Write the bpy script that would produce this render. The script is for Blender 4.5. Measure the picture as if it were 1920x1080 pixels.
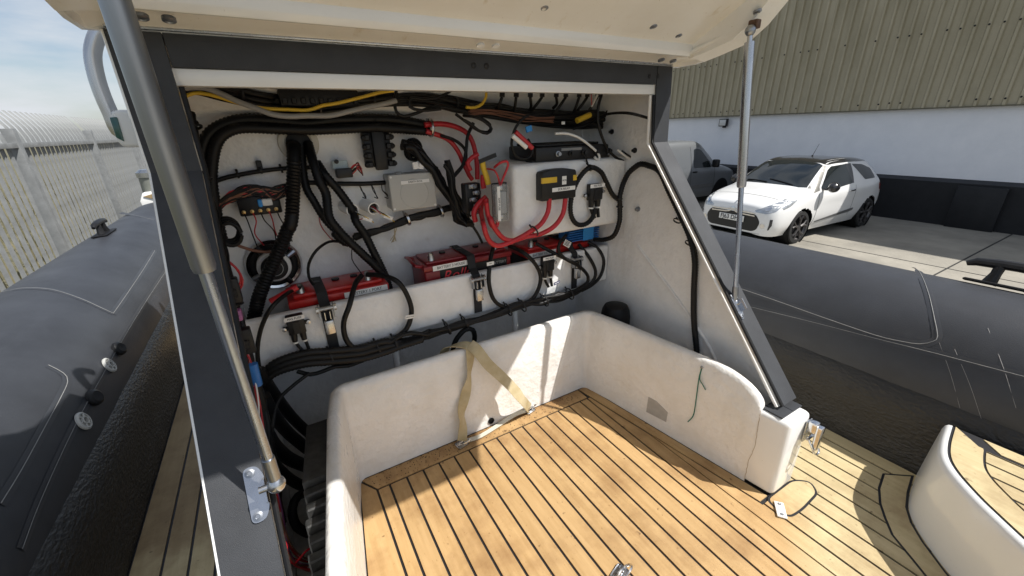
import bpy, bmesh, math, random
from mathutils import Vector, Matrix
from mathutils.bvhtree import BVHTree
random.seed(7)
scene = bpy.context.scene
for o in list(bpy.data.objects): bpy.data.objects.remove(o, do_unlink=True)
COL = scene.collection
V = Vector

# ---------------------------------------------------------------- camera
F_PX, CX, CY = 757.0, 960.0, 540.0
CAM = V((0, 0, 1.0))
def _d(px, py): return V((px-CX, py-CY, F_PX)).normalized()
_ay = _d(480, 252); _ax = _d(2360, 198); _ax = (_ax-_ay*_ax.dot(_ay)).normalized(); _az = _ax.cross(_ay)
if _az.y > 0: _az = -_az
RW = Matrix((_ax, _ay, _az))                       # camera (x right, y down, z fwd) -> world
cam_d = bpy.data.cameras.new('camera'); cam = bpy.data.objects.new('camera', cam_d); COL.objects.link(cam)
cam_d.sensor_width = 36; cam_d.lens = 36*F_PX/1920; cam_d.clip_start = .02; cam_d.clip_end = 2000
_r, _u, _b = RW.col[0], -RW.col[1], -RW.col[2]
cam.matrix_world = Matrix(((_r.x,_u.x,_b.x,CAM.x),(_r.y,_u.y,_b.y,CAM.y),(_r.z,_u.z,_b.z,CAM.z),(0,0,0,1)))
scene.camera = cam
# ---------------------------------------------------------------- sky, sun, exposure
TO_SUN = V((.48, -.55, 1.0)).normalized()
EL = math.asin(TO_SUN.z); AZ = math.atan2(TO_SUN.x, TO_SUN.y)
world = bpy.data.worlds.new('World'); scene.world = world; world.use_nodes = True
wn = world.node_tree.nodes; wl = world.node_tree.links; wn.clear()
w_out = wn.new('ShaderNodeOutputWorld'); w_bg = wn.new('ShaderNodeBackground'); w_sky = wn.new('ShaderNodeTexSky')
w_sky.sky_type = 'NISHITA'; w_sky.sun_disc = False; w_sky.sun_elevation = EL; w_sky.sun_rotation = AZ
w_sky.air_density = 1.0; w_sky.dust_density = 1.2; w_sky.ozone_density = 1.6
w_bg.inputs['Strength'].default_value = 0.085
w_tc = wn.new('ShaderNodeTexCoord'); w_map = wn.new('ShaderNodeMapping'); w_map.inputs['Scale'].default_value = (1.1, 1.1, 5.0)
w_noise = wn.new('ShaderNodeTexNoise'); w_noise.inputs['Scale'].default_value = 2.3; w_noise.inputs['Detail'].default_value = 8; w_noise.inputs['Roughness'].default_value = .58
w_ramp = wn.new('ShaderNodeValToRGB'); w_ramp.color_ramp.elements[0].position = .36; w_ramp.color_ramp.elements[1].position = .68
w_mix = wn.new('ShaderNodeMix'); w_mix.data_type = 'RGBA'
w_mix.inputs[7].default_value = (6.6, 6.9, 7.3, 1)
wl.new(w_tc.outputs['Generated'], w_map.inputs['Vector']); wl.new(w_map.outputs[0], w_noise.inputs['Vector'])
wl.new(w_noise.outputs['Fac'], w_ramp.inputs[0]); wl.new(w_ramp.outputs[0], w_mix.inputs[0])
wl.new(w_sky.outputs[0], w_mix.inputs[6]); wl.new(w_mix.outputs[2], w_bg.inputs['Color']); wl.new(w_bg.outputs[0], w_out.inputs[0])
sun_d = bpy.data.lights.new('sun', 'SUN'); sun_d.energy = 4.8; sun_d.angle = math.radians(.5); sun_d.color = (1, .965, .91)
sun = bpy.data.objects.new('sun', sun_d); COL.objects.link(sun)
sun.rotation_euler = (-TO_SUN).to_track_quat('-Z', 'Y').to_euler(); sun.location = (3, -4, 8)
scene.view_settings.view_transform = 'Standard'; scene.view_settings.look = 'None'
scene.view_settings.exposure = 0.40; scene.view_settings.gamma = 1; scene.view_settings.use_curve_mapping = False
scene.render.engine = 'CYCLES'

# ---------------------------------------------------------------- pixel -> place helpers
def ray(px, py): return RW @ V(((px-CX)/F_PX, (py-CY)/F_PX, 1.0))
def PX(px, py, x): r = ray(px, py); return CAM + r*((x-CAM.x)/r.x)
def PY(px, py, y): r = ray(px, py); return CAM + r*((y-CAM.y)/r.y)
def PZ(px, py, z): r = ray(px, py); return CAM + r*((z-CAM.z)/r.z)
def PP(px, py, p0, n): r = ray(px, py); return CAM + r*((V(p0)-CAM).dot(n)/r.dot(n))
def PC(px, py, c, rad):                              # onto a fore-and-aft cylinder (the tubes)
    r = ray(px, py); a = r.x**2+r.z**2; ox, oz = CAM.x-c[0], CAM.z-c[1]
    b = 2*(ox*r.x+oz*r.z); cc = ox*ox+oz*oz-rad*rad; D = max(0, b*b-4*a*cc)
    return CAM + r*((-b-math.sqrt(D))/(2*a))
def zm(x0, y0, s): return lambda x, y: (x0+x*s, y0+y*s)
zA = zm(300,150,.27778); zB = zm(660,150,.27778); zC = zm(880,150,.27778); zD = zm(380,400,.29619); zE = zm(750,400,.29619)
zF = zm(1100,100,.55556); zG = zm(390,560,.48137); zDk = zm(660,700,.35191); zDr = zm(1040,700,.35191); zDs = zm(1440,700,.35191)
def path(z, pts, y, wob=0.0):
    out = []
    for p in pts:
        yy = p[2] if len(p) > 2 else y
        q = PY(*z(p[0], p[1]), yy)
        if wob: q += V((random.uniform(-wob,wob), random.uniform(-wob,wob), random.uniform(-wob,wob)))
        out.append(q)
    return out
ID = lambda x, y: (x, y)

# ---------------------------------------------------------------- materials
MATS = {}
def mat(name, col, rough=.5, metal=0, var=.0, vscale=6, bump=0, bscale=60, bdist=.002, col2=None, spec=.5, coat=0, stretch=None, alpha=1, trans=0, detail=6, rand=0):
    if name in MATS: return MATS[name]
    m = bpy.data.materials.new(name); m.use_nodes = True; nt = m.node_tree; n = nt.nodes; l = nt.links
    b = n['Principled BSDF']; b.inputs['Roughness'].default_value = rough; b.inputs['Metallic'].default_value = metal
    b.inputs['Base Color'].default_value = (*col, 1); b.inputs['Specular IOR Level'].default_value = spec
    b.inputs['Coat Weight'].default_value = coat; b.inputs['Coat Roughness'].default_value = .08
    if trans: b.inputs['Transmission Weight'].default_value = trans
    if alpha < 1: b.inputs['Alpha'].default_value = alpha
    tc = n.new('ShaderNodeTexCoord'); mp = n.new('ShaderNodeMapping')
    if stretch: mp.inputs['Scale'].default_value = stretch
    l.new(tc.outputs['Object'], mp.inputs[0])
    if var or col2:
        no = n.new('ShaderNodeTexNoise'); no.inputs['Scale'].default_value = vscale; no.inputs['Detail'].default_value = detail; no.inputs['Roughness'].default_value = .62
        l.new(mp.outputs[0], no.inputs['Vector'])
        rp = n.new('ShaderNodeValToRGB'); e = rp.color_ramp.elements
        e[0].position = .32; e[1].position = .68
        c2 = col2 if col2 else tuple(max(0, c*(1-var)) for c in col)
        e[0].color = (*c2, 1); e[1].color = (*col, 1)
        l.new(no.outputs['Fac'], rp.inputs[0])
        src = rp.outputs[0]
        if rand:
            oi = n.new('ShaderNodeObjectInfo'); hs = n.new('ShaderNodeHueSaturation'); mr = n.new('ShaderNodeMapRange')
            mr.inputs[3].default_value = 1-rand; mr.inputs[4].default_value = 1+rand
            l.new(oi.outputs['Random'], mr.inputs[0]); l.new(mr.outputs[0], hs.inputs['Value']); l.new(src, hs.inputs['Color']); src = hs.outputs[0]
        l.new(src, b.inputs['Base Color'])
        mr2 = n.new('ShaderNodeMapRange'); mr2.inputs[3].default_value = min(1, rough*1.15); mr2.inputs[4].default_value = rough*.85
        l.new(no.outputs['Fac'], mr2.inputs[0]); l.new(mr2.outputs[0], b.inputs['Roughness'])
    if bump:
        nb = n.new('ShaderNodeTexNoise'); nb.inputs['Scale'].default_value = bscale; nb.inputs['Detail'].default_value = 4
        l.new(mp.outputs[0], nb.inputs['Vector'])
        bp = n.new('ShaderNodeBump'); bp.inputs['Strength'].default_value = bump; bp.inputs['Distance'].default_value = bdist
        l.new(nb.outputs['Fac'], bp.inputs['Height']); l.new(bp.outputs[0], b.inputs['Normal'])
    MATS[name] = m
    return m
def nodes(m): return m.node_tree.nodes, m.node_tree.links, m.node_tree.nodes['Principled BSDF']

GRP = mat('white_grp', (.815,.825,.83), .40, vscale=15, bump=.8, bscale=55, bdist=.0045, col2=(.73,.735,.735), detail=10)
GRPD = mat('scuffed_white_grp', (.81,.805,.79), .28, bump=.9, bscale=42, bdist=.005, col2=(.735,.715,.675), vscale=12, detail=10)
GEL = mat('white_gelcoat', (.83,.83,.81), .18, var=.06, vscale=5, bump=.05, bscale=20, coat=.3)
LIDM = mat('cream_lid_gelcoat', (.87,.865,.83), .30, bump=.2, bscale=22, bdist=.004, col2=(.81,.79,.73), vscale=5, coat=.2, detail=9)
PAD = mat('charcoal_antislip', (.036,.039,.045), .62, var=.25, vscale=12, bump=.5, bscale=900, bdist=.0008, spec=.45)
RUB = mat('black_rubber', (.005,.005,.006), .55, var=.3, vscale=30, spec=.35)
CBL = mat('black_cable', (.0045,.0045,.005), .5, var=.3, vscale=14, spec=.32)
COND = mat('black_conduit', (.0048,.0048,.0055), .5, var=.2, spec=.3)
PLB = mat('black_plastic', (.0075,.0075,.0085), .45, bump=.1, bscale=300, bdist=.0005, spec=.4)
PLG = mat('grey_plastic', (.46,.46,.435), .5, var=.06)
PLW = mat('white_plastic', (.75,.75,.73), .4, var=.05)
REDC = mat('red_cable', (.52,.018,.028), .36, var=.2, vscale=18)
REDP = mat('red_battery_plastic', (.58,.022,.018), .3, var=.25, vscale=10, coat=.1)
REDD = mat('dark_red_battery_plastic', (.25,.012,.016), .32, var=.25, vscale=10)
YEL = mat('yellow_plastic', (.70,.46,.03), .42, var=.15, vscale=20)
GRYC = mat('grey_cable', (.30,.30,.30), .45, var=.15)
WHC = mat('white_cable', (.72,.72,.70), .4, var=.08)
BLU = mat('blue_plastic', (.02,.16,.50), .4, var=.15, vscale=20)
BLUL = mat('bright_blue_tag', (.03,.27,.68), .5, var=.1)
INK = mat('black_ink', (.02,.02,.025), .6, var=.1)
PAPER = mat('label_paper', (.78,.78,.76), .55, var=.05, vscale=40)
SS = mat('brushed_stainless', (.56,.57,.59), .27, 1, var=.22, vscale=26, bump=.08, bscale=120, stretch=(1,1,.12))
SSD = mat('weathered_stainless', (.38,.40,.43), .36, 1, var=.35, vscale=18, bump=.1, bscale=90, stretch=(1,1,.1))
CHR = mat('chrome', (.72,.72,.72), .12, 1, var=.1, vscale=30)
TUBE = mat('charcoal_tube_fabric', (.042,.045,.052), .46, bump=.45, bscale=420, bdist=.0009, col2=(.028,.030,.035), vscale=5, spec=.42, detail=10)
TUBEP = mat('smooth_tube_patch', (.040,.043,.050), .38, bump=.12, bscale=60, bdist=.001, col2=(.030,.032,.037), vscale=4)
LINER = mat('wrinkled_dark_liner', (.022,.020,.017), .34, bump=1.0, bscale=130, bdist=.005, col2=(.010,.0095,.009), vscale=8, stretch=(1,.5,1))
SEAM = mat('glue_seam', (.24,.24,.235), .6, var=.3, vscale=60)
CAULK = mat('black_caulk', (.012,.012,.015), .55, var=.2)
WEB = mat('cream_webbing', (.56,.49,.33), .75, var=.3, vscale=14, bump=.3, bscale=500, bdist=.0006, col2=(.40,.32,.17))
BWEB = mat('black_webbing', (.014,.014,.016), .7, bump=.3, bscale=500, bdist=.0005, var=.2)
FOAM = mat('dusty_black_plate', (.016,.016,.016), .5, col2=(.05,.05,.048), vscale=60, bump=.2, bscale=120)
GREEN = mat('green_twine', (.01,.16,.11), .7, var=.3)
GLS = mat('green_lens', (.005,.075,.065), .15, var=.15, coat=.6)
CLEAR = mat('clear_plastic', (.55,.56,.55), .12, var=.05, alpha=.28, spec=.6)
GALV = mat('galvanised_steel', (.21,.22,.225), .55, .1, col2=(.145,.152,.155), vscale=9, bump=.05, bscale=60)
WALLW = mat('pale_render', (.79,.80,.83), .85, bump=.5, bscale=30, bdist=.01, col2=(.73,.745,.78), vscale=2.5)
BLKW = mat('black_painted_brick', (.007,.008,.011), .65, var=.4, vscale=5, bump=.2, bscale=20)
CLAD = mat('olive_cladding', (.40,.355,.25), .5, col2=(.30,.265,.175), vscale=1.9, bump=.05, bscale=12, stretch=(1,1,.35))
CONC = mat('yard_concrete', (.33,.305,.255), .9, col2=(.215,.20,.17), vscale=1.3, bump=.6, bscale=18, bdist=.01, detail=12)
GRASS = mat('dry_grass', (.17,.15,.09), .9, col2=(.07,.07,.035), vscale=3, bump=.6, bscale=14, bdist=.05, detail=10)
CARW = mat('white_car_paint', (.80,.80,.79), .25, var=.03, vscale=3, coat=.8)
CARK = mat('black_car_paint', (.012,.012,.014), .2, var=.1, coat=.6)
VANS = mat('silver_van_paint', (.20,.21,.22), .3, .35, var=.06, vscale=3, coat=.5)
GLASS = mat('tinted_glass', (.014,.018,.020), .05, var=.1, vscale=3, spec=.7)
TYRE = mat('tyre_rubber', (.018,.018,.018), .8, var=.3, vscale=30)
ALLOY = mat('dark_alloy', (.10,.095,.095), .4, .6, var=.2)
LAMP = mat('headlamp_glass', (.50,.53,.56), .12, .45, var=.35, vscale=16, coat=.6)
PLATE = mat('number_plate', (.80,.80,.77), .4, var=.04)

def grime(m, scale, lo, hi, dark, fac, stretch=(1,1,1)):
    n, l, b = nodes(m); src = b.inputs['Base Color'].links[0].from_socket
    g = n.new('ShaderNodeNewGeometry'); mp = n.new('ShaderNodeMapping'); mp.inputs['Scale'].default_value = stretch; l.new(g.outputs['Position'], mp.inputs[0])
    t = n.new('ShaderNodeTexNoise'); t.inputs['Scale'].default_value = scale; t.inputs['Detail'].default_value = 7; t.inputs['Roughness'].default_value = .6; l.new(mp.outputs[0], t.inputs['Vector'])
    r = n.new('ShaderNodeValToRGB'); e = r.color_ramp.elements; e[0].position = lo; e[1].position = hi; e[0].color = (1,1,1,1); e[1].color = (*dark,1); l.new(t.outputs['Fac'], r.inputs[0])
    m_ = n.new('ShaderNodeMix'); m_.data_type = 'RGBA'; m_.blend_type = 'MULTIPLY'; m_.inputs[0].default_value = fac
    l.new(src, m_.inputs[6]); l.new(r.outputs[0], m_.inputs[7]); l.new(m_.outputs[2], b.inputs['Base Color'])
for m_ in (GRP, GRPD):
    grime(m_, 22, .64, .80, (.66,.62,.55), .5); grime(m_, 150, .69, .74, (.45,.42,.38), .45); grime(m_, 6, .56, .80, (.74,.70,.62), .6, (1,1,.3))
grime(GEL, 150, .68, .73, (.5,.47,.42), .5); grime(LIDM, 18, .62, .78, (.72,.62,.46), .6, (2.5,1,1)); grime(LIDM, 130, .67, .72, (.5,.4,.28), .6)
grime(TUBE, 9, .56, .76, (1.5,1.5,1.5), .6, (1,.35,1)); grime(TUBE, 160, .70, .74, (2.2,2.2,2.2), .6)
# teak: weathered planks with grain running fore and aft, browner dirt inside the coaming
TEAK = mat('teak_deck', (.5,.33,.14), .62)
def _teak():
    n, l, b = nodes(TEAK)
    tc = n.new('ShaderNodeNewGeometry')
    def noise(scale, st, det=6, ro=.6):
        mp = n.new('ShaderNodeMapping'); mp.inputs['Scale'].default_value = st; l.new(tc.outputs['Position'], mp.inputs[0])
        t = n.new('ShaderNodeTexNoise'); t.inputs['Scale'].default_value = scale; t.inputs['Detail'].default_value = det; t.inputs['Roughness'].default_value = ro
        l.new(mp.outputs[0], t.inputs['Vector']); return t.outputs['Fac']
    def ramp(src, p0, p1, c0, c1):
        r = n.new('ShaderNodeValToRGB'); e = r.color_ramp.elements; e[0].position = p0; e[1].position = p1; e[0].color = (*c0,1); e[1].color = (*c1,1)
        l.new(src, r.inputs[0]); return r.outputs[0]
    def mix(a, bb, fac, mode='MIX'):
        m = n.new('ShaderNodeMix'); m.data_type = 'RGBA'; m.blend_type = mode
        if hasattr(fac, 'links'): l.new(fac, m.inputs[0])
        else: m.inputs[0].default_value = fac
        l.new(a, m.inputs[6])
        l.new(bb, m.inputs[7]); return m.outputs[2]
    inner = ramp(noise(10, (6,.5,1)), .3, .7, (.40,.248,.102), (.51,.335,.155))
    outer = ramp(noise(10, (6,.5,1)), .3, .7, (.47,.375,.20), (.57,.465,.265))
    # worn, paler decking outside the well: a soft-edged boundary with an uneven line of its own
    sep = n.new('ShaderNodeSeparateXYZ'); l.new(tc.outputs['Position'], sep.inputs[0])
    def math_(op, a, bv):
        m = n.new('ShaderNodeMath'); m.operation = op
        for i, v in enumerate((a, bv)):
            if isinstance(v, (int, float)): m.inputs[i].default_value = v
            else: l.new(v, m.inputs[i])
        return m.outputs[0]
    dx = math_('SUBTRACT', math_('ABSOLUTE', math_('SUBTRACT', sep.outputs[0], .50), 0), .50)
    dy = math_('SUBTRACT', .36, sep.outputs[1])
    d = math_('MAXIMUM', dx, math_('MULTIPLY', math_('ADD', dy, dx), .8))
    nz = noise(4.5, (1,1,1), 4)
    d = math_('ADD', math_('MULTIPLY', d, 9), math_('MULTIPLY', math_('SUBTRACT', nz, .5), 1.6))
    cl = n.new('ShaderNodeClamp'); l.new(d, cl.inputs[0])
    base = mix(inner, outer, cl.outputs[0])
    stain = ramp(noise(5, (1,1,1), 9, .65), .46, .72, (1,1,1), (.50,.41,.34))
    base = mix(base, stain, .85, 'MULTIPLY')
    d2 = math_('ADD', math_('MULTIPLY', math_('SUBTRACT', sep.outputs[1], .97), 7), math_('MULTIPLY', math_('SUBTRACT', noise(9, (1,1,1), 7), .5), 3.2))
    c2 = n.new('ShaderNodeClamp'); l.new(d2, c2.inputs[0])
    base = mix(base, ramp(c2.outputs[0], 0, 1, (1,1,1), (.45,.36,.29)), .75, 'MULTIPLY')
    fleck = ramp(noise(120, (1,.6,1), 3, .5), .66, .74, (1,1,1), (.45,.36,.28))
    base = mix(base, fleck, .55, 'MULTIPLY')
    spot = ramp(noise(38, (1,1,1), 2, .5), .70, .76, (1,1,1), (.25,.2,.17))
    base = mix(base, spot, .7, 'MULTIPLY')
    oi = n.new('ShaderNodeObjectInfo'); hs = n.new('ShaderNodeHueSaturation'); mr = n.new('ShaderNodeMapRange')
    mr.inputs[3].default_value = .93; mr.inputs[4].default_value = 1.06
    l.new(oi.outputs['Random'], mr.inputs[0]); l.new(mr.outputs[0], hs.inputs['Value']); l.new(base, hs.inputs['Color'])
    l.new(hs.outputs[0], b.inputs['Base Color'])
    bp = n.new('ShaderNodeBump'); bp.inputs['Strength'].default_value = .3; bp.inputs['Distance'].default_value = .001
    l.new(noise(90, (4,.5,1), 3), bp.inputs['Height']); l.new(bp.outputs[0], b.inputs['Normal'])
_teak()

# ---------------------------------------------------------------- mesh helpers
OFF = {}
def root_off(p): return OFF.get(p.name, V((0,0,0))) if p else V((0,0,0))
class MB:
    def __init__(s): s.v = []; s.f = []
    def add(s, vs, fs):
        k = len(s.v); s.v += [V(a) for a in vs]; s.f += [tuple(i+k for i in f) for f in fs]; return s
    def quad(s, a, b, c, d): return s.add([a,b,c,d], [(0,1,2,3)])
    def bm(s, bm):
        bm.verts.ensure_lookup_table(); bm.verts.index_update()
        s.add([v.co.copy() for v in bm.verts], [tuple(v.index for v in f.verts) for f in bm.faces]); bm.free(); return s
    def box(s, lo, hi, bev=0, seg=2, M=None):
        bm = bmesh.new(); bmesh.ops.create_cube(bm, size=1)
        lo, hi = V(lo), V(hi); c = (lo+hi)/2; d = hi-lo
        for v in bm.verts: v.co = V((v.co.x*d.x+c.x, v.co.y*d.y+c.y, v.co.z*d.z+c.z))
        if bev: bmesh.ops.bevel(bm, geom=list(bm.edges), offset=bev, segments=seg, affect='EDGES', profile=.5)
        if M: bmesh.ops.transform(bm, matrix=M, verts=bm.verts)
        return s.bm(bm)
    def prism(s, pts, d, bev=0, seg=2):
        d = V(d); bm = bmesh.new(); vs = [bm.verts.new(V(p)) for p in pts]
        f = bm.faces.new(vs); bm.normal_update()
        if f.normal.dot(d) > 0: f.normal_flip()
        r = bmesh.ops.extrude_face_region(bm, geom=[f]); nv = [g for g in r['geom'] if isinstance(g, bmesh.types.BMVert)]
        bmesh.ops.translate(bm, verts=nv, vec=d)
        bmesh.ops.recalc_face_normals(bm, faces=bm.faces)
        if bev: bmesh.ops.bevel(bm, geom=list(bm.edges), offset=bev, segments=seg, affect='EDGES', profile=.5)
        return s.bm(bm)
    def tube(s, pts, r, n=8, cap=True):
        rs = r if isinstance(r, list) else [r]*len(pts)
        k = len(s.v); t0 = (pts[1]-pts[0]).normalized()
        u = t0.orthogonal().normalized(); rings = []
        for i, p in enumerate(pts):
            t = (pts[min(i+1, len(pts)-1)]-pts[max(i-1, 0)])
            t = t.normalized() if t.length > 1e-9 else t0
            u = (u-t*u.dot(t)); u = u.normalized() if u.length > 1e-6 else t.orthogonal().normalized()
            w = t.cross(u)
            s.v += [p+(u*math.cos(2*math.pi*j/n)+w*math.sin(2*math.pi*j/n))*rs[i] for j in range(n)]
        for i in range(len(pts)-1):
            for j in range(n):
                s.f.append((k+i*n+j, k+i*n+(j+1)%n, k+(i+1)*n+(j+1)%n, k+(i+1)*n+j))
        if cap:
            s.f.append(tuple(k+j for j in range(n))[::-1]); e = k+(len(pts)-1)*n; s.f.append(tuple(e+j for j in range(n)))
        return s
    def cyl(s, a, b, r, n=16, r2=None): return s.tube([V(a), V(b)], [r, r if r2 is None else r2], n)
    def lathe(s, prof, c, axis, n=24):                # prof: (radius, height along axis)
        c = V(c); ax = V(axis).normalized(); u = ax.orthogonal().normalized(); w = ax.cross(u); k = len(s.v)
        for (r, h) in prof:
            s.v += [c+ax*h+(u*math.cos(2*math.pi*j/n)+w*math.sin(2*math.pi*j/n))*max(r,1e-5) for j in range(n)]
        for i in range(len(prof)-1):
            for j in range(n): s.f.append((k+i*n+j, k+i*n+(j+1)%n, k+(i+1)*n+(j+1)%n, k+(i+1)*n+j))
        return s
    def grid(s, P):                                   # P[i][j] points
        k = len(s.v); m = len(P[0])
        for row in P: s.v += [V(p) for p in row]
        for i in range(len(P)-1):
            for j in range(m-1): s.f.append((k+i*m+j, k+i*m+j+1, k+(i+1)*m+j+1, k+(i+1)*m+j))
        return s
    def build(s, name, material, parent=None, smooth=35, local=False):
        me = bpy.data.meshes.new(name)
        off = V((0,0,0)) if local else root_off(parent)
        me.from_pydata([v-off for v in s.v], [], s.f); me.validate()
        me.materials.append(material)
        if smooth:
            me.polygons.foreach_set('use_smooth', [True]*len(me.polygons))
            me.set_sharp_from_angle(angle=math.radians(smooth))
        me.update()
        o = bpy.data.objects.new(name, me); COL.objects.link(o)
        if parent: o.parent = parent; OFF[o.name] = off
        return o
def recalc(o):
    bm = bmesh.new(); bm.from_mesh(o.data); bmesh.ops.recalc_face_normals(bm, faces=bm.faces); bm.to_mesh(o.data); bm.free(); return o
def tag(o, label=None, cat=None, group=None, kind=None):
    if label: o['label'] = label
    if cat: o['category'] = cat
    if group: o['group'] = group
    if kind: o['kind'] = kind
    return o
def thing(name, label, cat, loc, group=None):
    o = bpy.data.objects.new(name, None); COL.objects.link(o); o.location = loc; o.empty_display_size = .05
    OFF[o.name] = V(loc); return tag(o, label, cat, group)
def smooth_path(pts, step=.012):
    P = [V(p) for p in pts]
    if len(P) < 3:
        return [P[0].lerp(P[-1], i/8) for i in range(9)]
    P = [P[0]*2-P[1]]+P+[P[-1]*2-P[-2]]; out = []
    for i in range(1, len(P)-2):
        a, b, c, d = P[i-1:i+3]; n = max(2, int((c-b).length/step))
        for k in range(n):
            t = k/n
            out.append(.5*((2*b)+(c-a)*t+(2*a-5*b+4*c-d)*t*t+(3*b-a-3*c+d)*t**3))
    out.append(P[-2]); return out
def resample(q, step):
    out = [q[0]]; acc = 0.0
    for a, b in zip(q, q[1:]):
        L = (b-a).length
        while L > 1e-9 and acc+L >= step:
            t = (step-acc)/L; a = a.lerp(b, t); L = (b-a).length; out.append(a.copy()); acc = 0.0
        acc += L
    if len(out) < 3: out = [q[0], q[len(q)//2], q[-1]]
    return out
def cable_mb(pts, r, ribbed=False, n=8, mb=None):
    mb = mb or MB()
    if ribbed:
        q = resample(smooth_path(pts, .004), .0045); rs = [r*(1.0 if (i//1) % 2 == 0 else .85) for i in range(len(q))]
        return mb.tube(q, rs, 10)
    return mb.tube(smooth_path(pts), r, n)
def cable(name, label, pts, r, m, group=None, ribbed=False, cat='cable', n=8):
    o = cable_mb(pts, r, ribbed, n).build(name, m, smooth=(0 if False else 60)); return tag(o, label, cat, group)
def tie(p, axis, r, label='thin black cable tie cinched round the wiring', group='cable ties on the wiring', m=None, w=.005):
    ax = V(axis).normalized(); mb = MB().lathe([(r*.92,-w/2),(r,-w/2),(r*1.04,0),(r,w/2),(r*.92,w/2)], p, ax, 14)
    s = ax.orthogonal().normalized(); mb.cyl(V(p)+s*r*.95, V(p)+s*(r+.009), .003, 6)
    return tag(mb.build('cable_tie', m or PLB), label, 'cable tie', group)
_txt = {}
def text(body, size, m, parent, M, name='lettering', ext=.0004, shear=0, font_scale=1.0, bold=0):
    cu = bpy.data.curves.new('txt', 'FONT'); cu.body = body; cu.size = size; cu.align_x = 'CENTER'; cu.align_y = 'CENTER'; cu.extrude = ext; cu.shear = shear; cu.offset = bold
    t = bpy.data.objects.new('txt', cu); COL.objects.link(t)
    dg = bpy.context.evaluated_depsgraph_get(); me = bpy.data.meshes.new_from_object(t.evaluated_get(dg)); bpy.data.objects.remove(t, do_unlink=True)
    me.transform(Matrix.Diagonal((font_scale,1,1,1))); me.transform(M); off = root_off(parent); me.transform(Matrix.Translation(-off))
    me.name = name; me.materials.clear(); me.materials.append(m)
    o = bpy.data.objects.new(name, me); COL.objects.link(o); o.parent = parent; OFF[o.name] = off; return o
def frame(o, x, y):                                    # matrix with origin o, x and y axes given
    x = V(x).normalized(); y = V(y); y = (y-x*y.dot(x)).normalized(); z = x.cross(y)
    return Matrix(((x.x,y.x,z.x,o[0]),(x.y,y.y,z.y,o[1]),(x.z,y.z,z.z,o[2]),(0,0,0,1)))
def clip_half(poly, a, b, c):                          # keep a*x+b*y <= c
    out = []
    for i in range(len(poly)):
        p, q = poly[i], poly[(i+1) % len(poly)]; dp, dq = a*p[0]+b*p[1]-c, a*q[0]+b*q[1]-c
        if dp <= 0: out.append(p)
        if (dp < 0 < dq) or (dq < 0 < dp):
            t = dp/(dp-dq); out.append((p[0]+(q[0]-p[0])*t, p[1]+(q[1]-p[1])*t))
    return out
def clean(poly):
    out = []
    for p in poly:
        if not out or math.hypot(p[0]-out[-1][0], p[1]-out[-1][1]) > 1e-5: out.append(p)
    if len(out) > 1 and math.hypot(out[0][0]-out[-1][0], out[0][1]-out[-1][1]) < 1e-5: out.pop()
    return out
def area(poly): return .5*sum(poly[i][0]*poly[(i+1)%len(poly)][1]-poly[(i+1)%len(poly)][0]*poly[i][1] for i in range(len(poly)))


# ================================================================ THE YARD
GZ = -1.3
g = MB().quad((-2.9,-60,GZ),(400,-60,GZ),(400,300,GZ),(-2.9,300,GZ)).build('ground', CONC); tag(g, kind='structure')
def _joints():
    n, l, b = nodes(CONC)
jb = MB()
for yj in (-3.4, 1.75, 7.3, 12.6): jb.box((1.5,yj-.012,GZ+.001),(12.85,yj+.012,GZ+.004))
for xj in (5.2, 9.1): jb.box((xj-.01,-6,GZ+.001),(xj+.01,20,GZ+.0045))
MB.build(jb, 'slab_joint', mat('tar_joint', (.035,.034,.032), .8, var=.3), g, smooth=0)
fld = MB().quad((-400,-60,GZ+.02),(-2.9,-60,GZ+.02),(-2.9,300,GZ+.02),(-400,300,GZ+.02)).build('grass_field', GRASS); tag(fld, kind='structure')
rg = random.Random(3); gb = MB()
for i in range(5200):
    x = -2.95-rg.random()**1.4*9; y = 4+rg.random()*34; h = rg.uniform(.25,.8)*(1.15 if x > -6 else .9); a = rg.uniform(0, 6.28); w = rg.uniform(.008,.02)
    bx, by = math.cos(a)*w, math.sin(a)*w; lx, ly = rg.uniform(-.2,.2), rg.uniform(-.2,.2)
    gb.add([(x-bx,y-by,GZ),(x+bx,y+by,GZ),(x+bx*.7+lx*.4,y+by*.7+ly*.4,GZ+h*.6),(x-bx*.7+lx*.4,y-by*.7+ly*.4,GZ+h*.6),(x+lx,y+ly,GZ+h)], [(0,1,2,3),(3,2,4)])
tag(gb.build('tall_grass', mat('straw_grass', (.22,.19,.115), .9, col2=(.10,.10,.05), vscale=2), smooth=0), 'tall dry straw coloured grass growing behind the steel fence', 'grass', kind='stuff')

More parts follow.
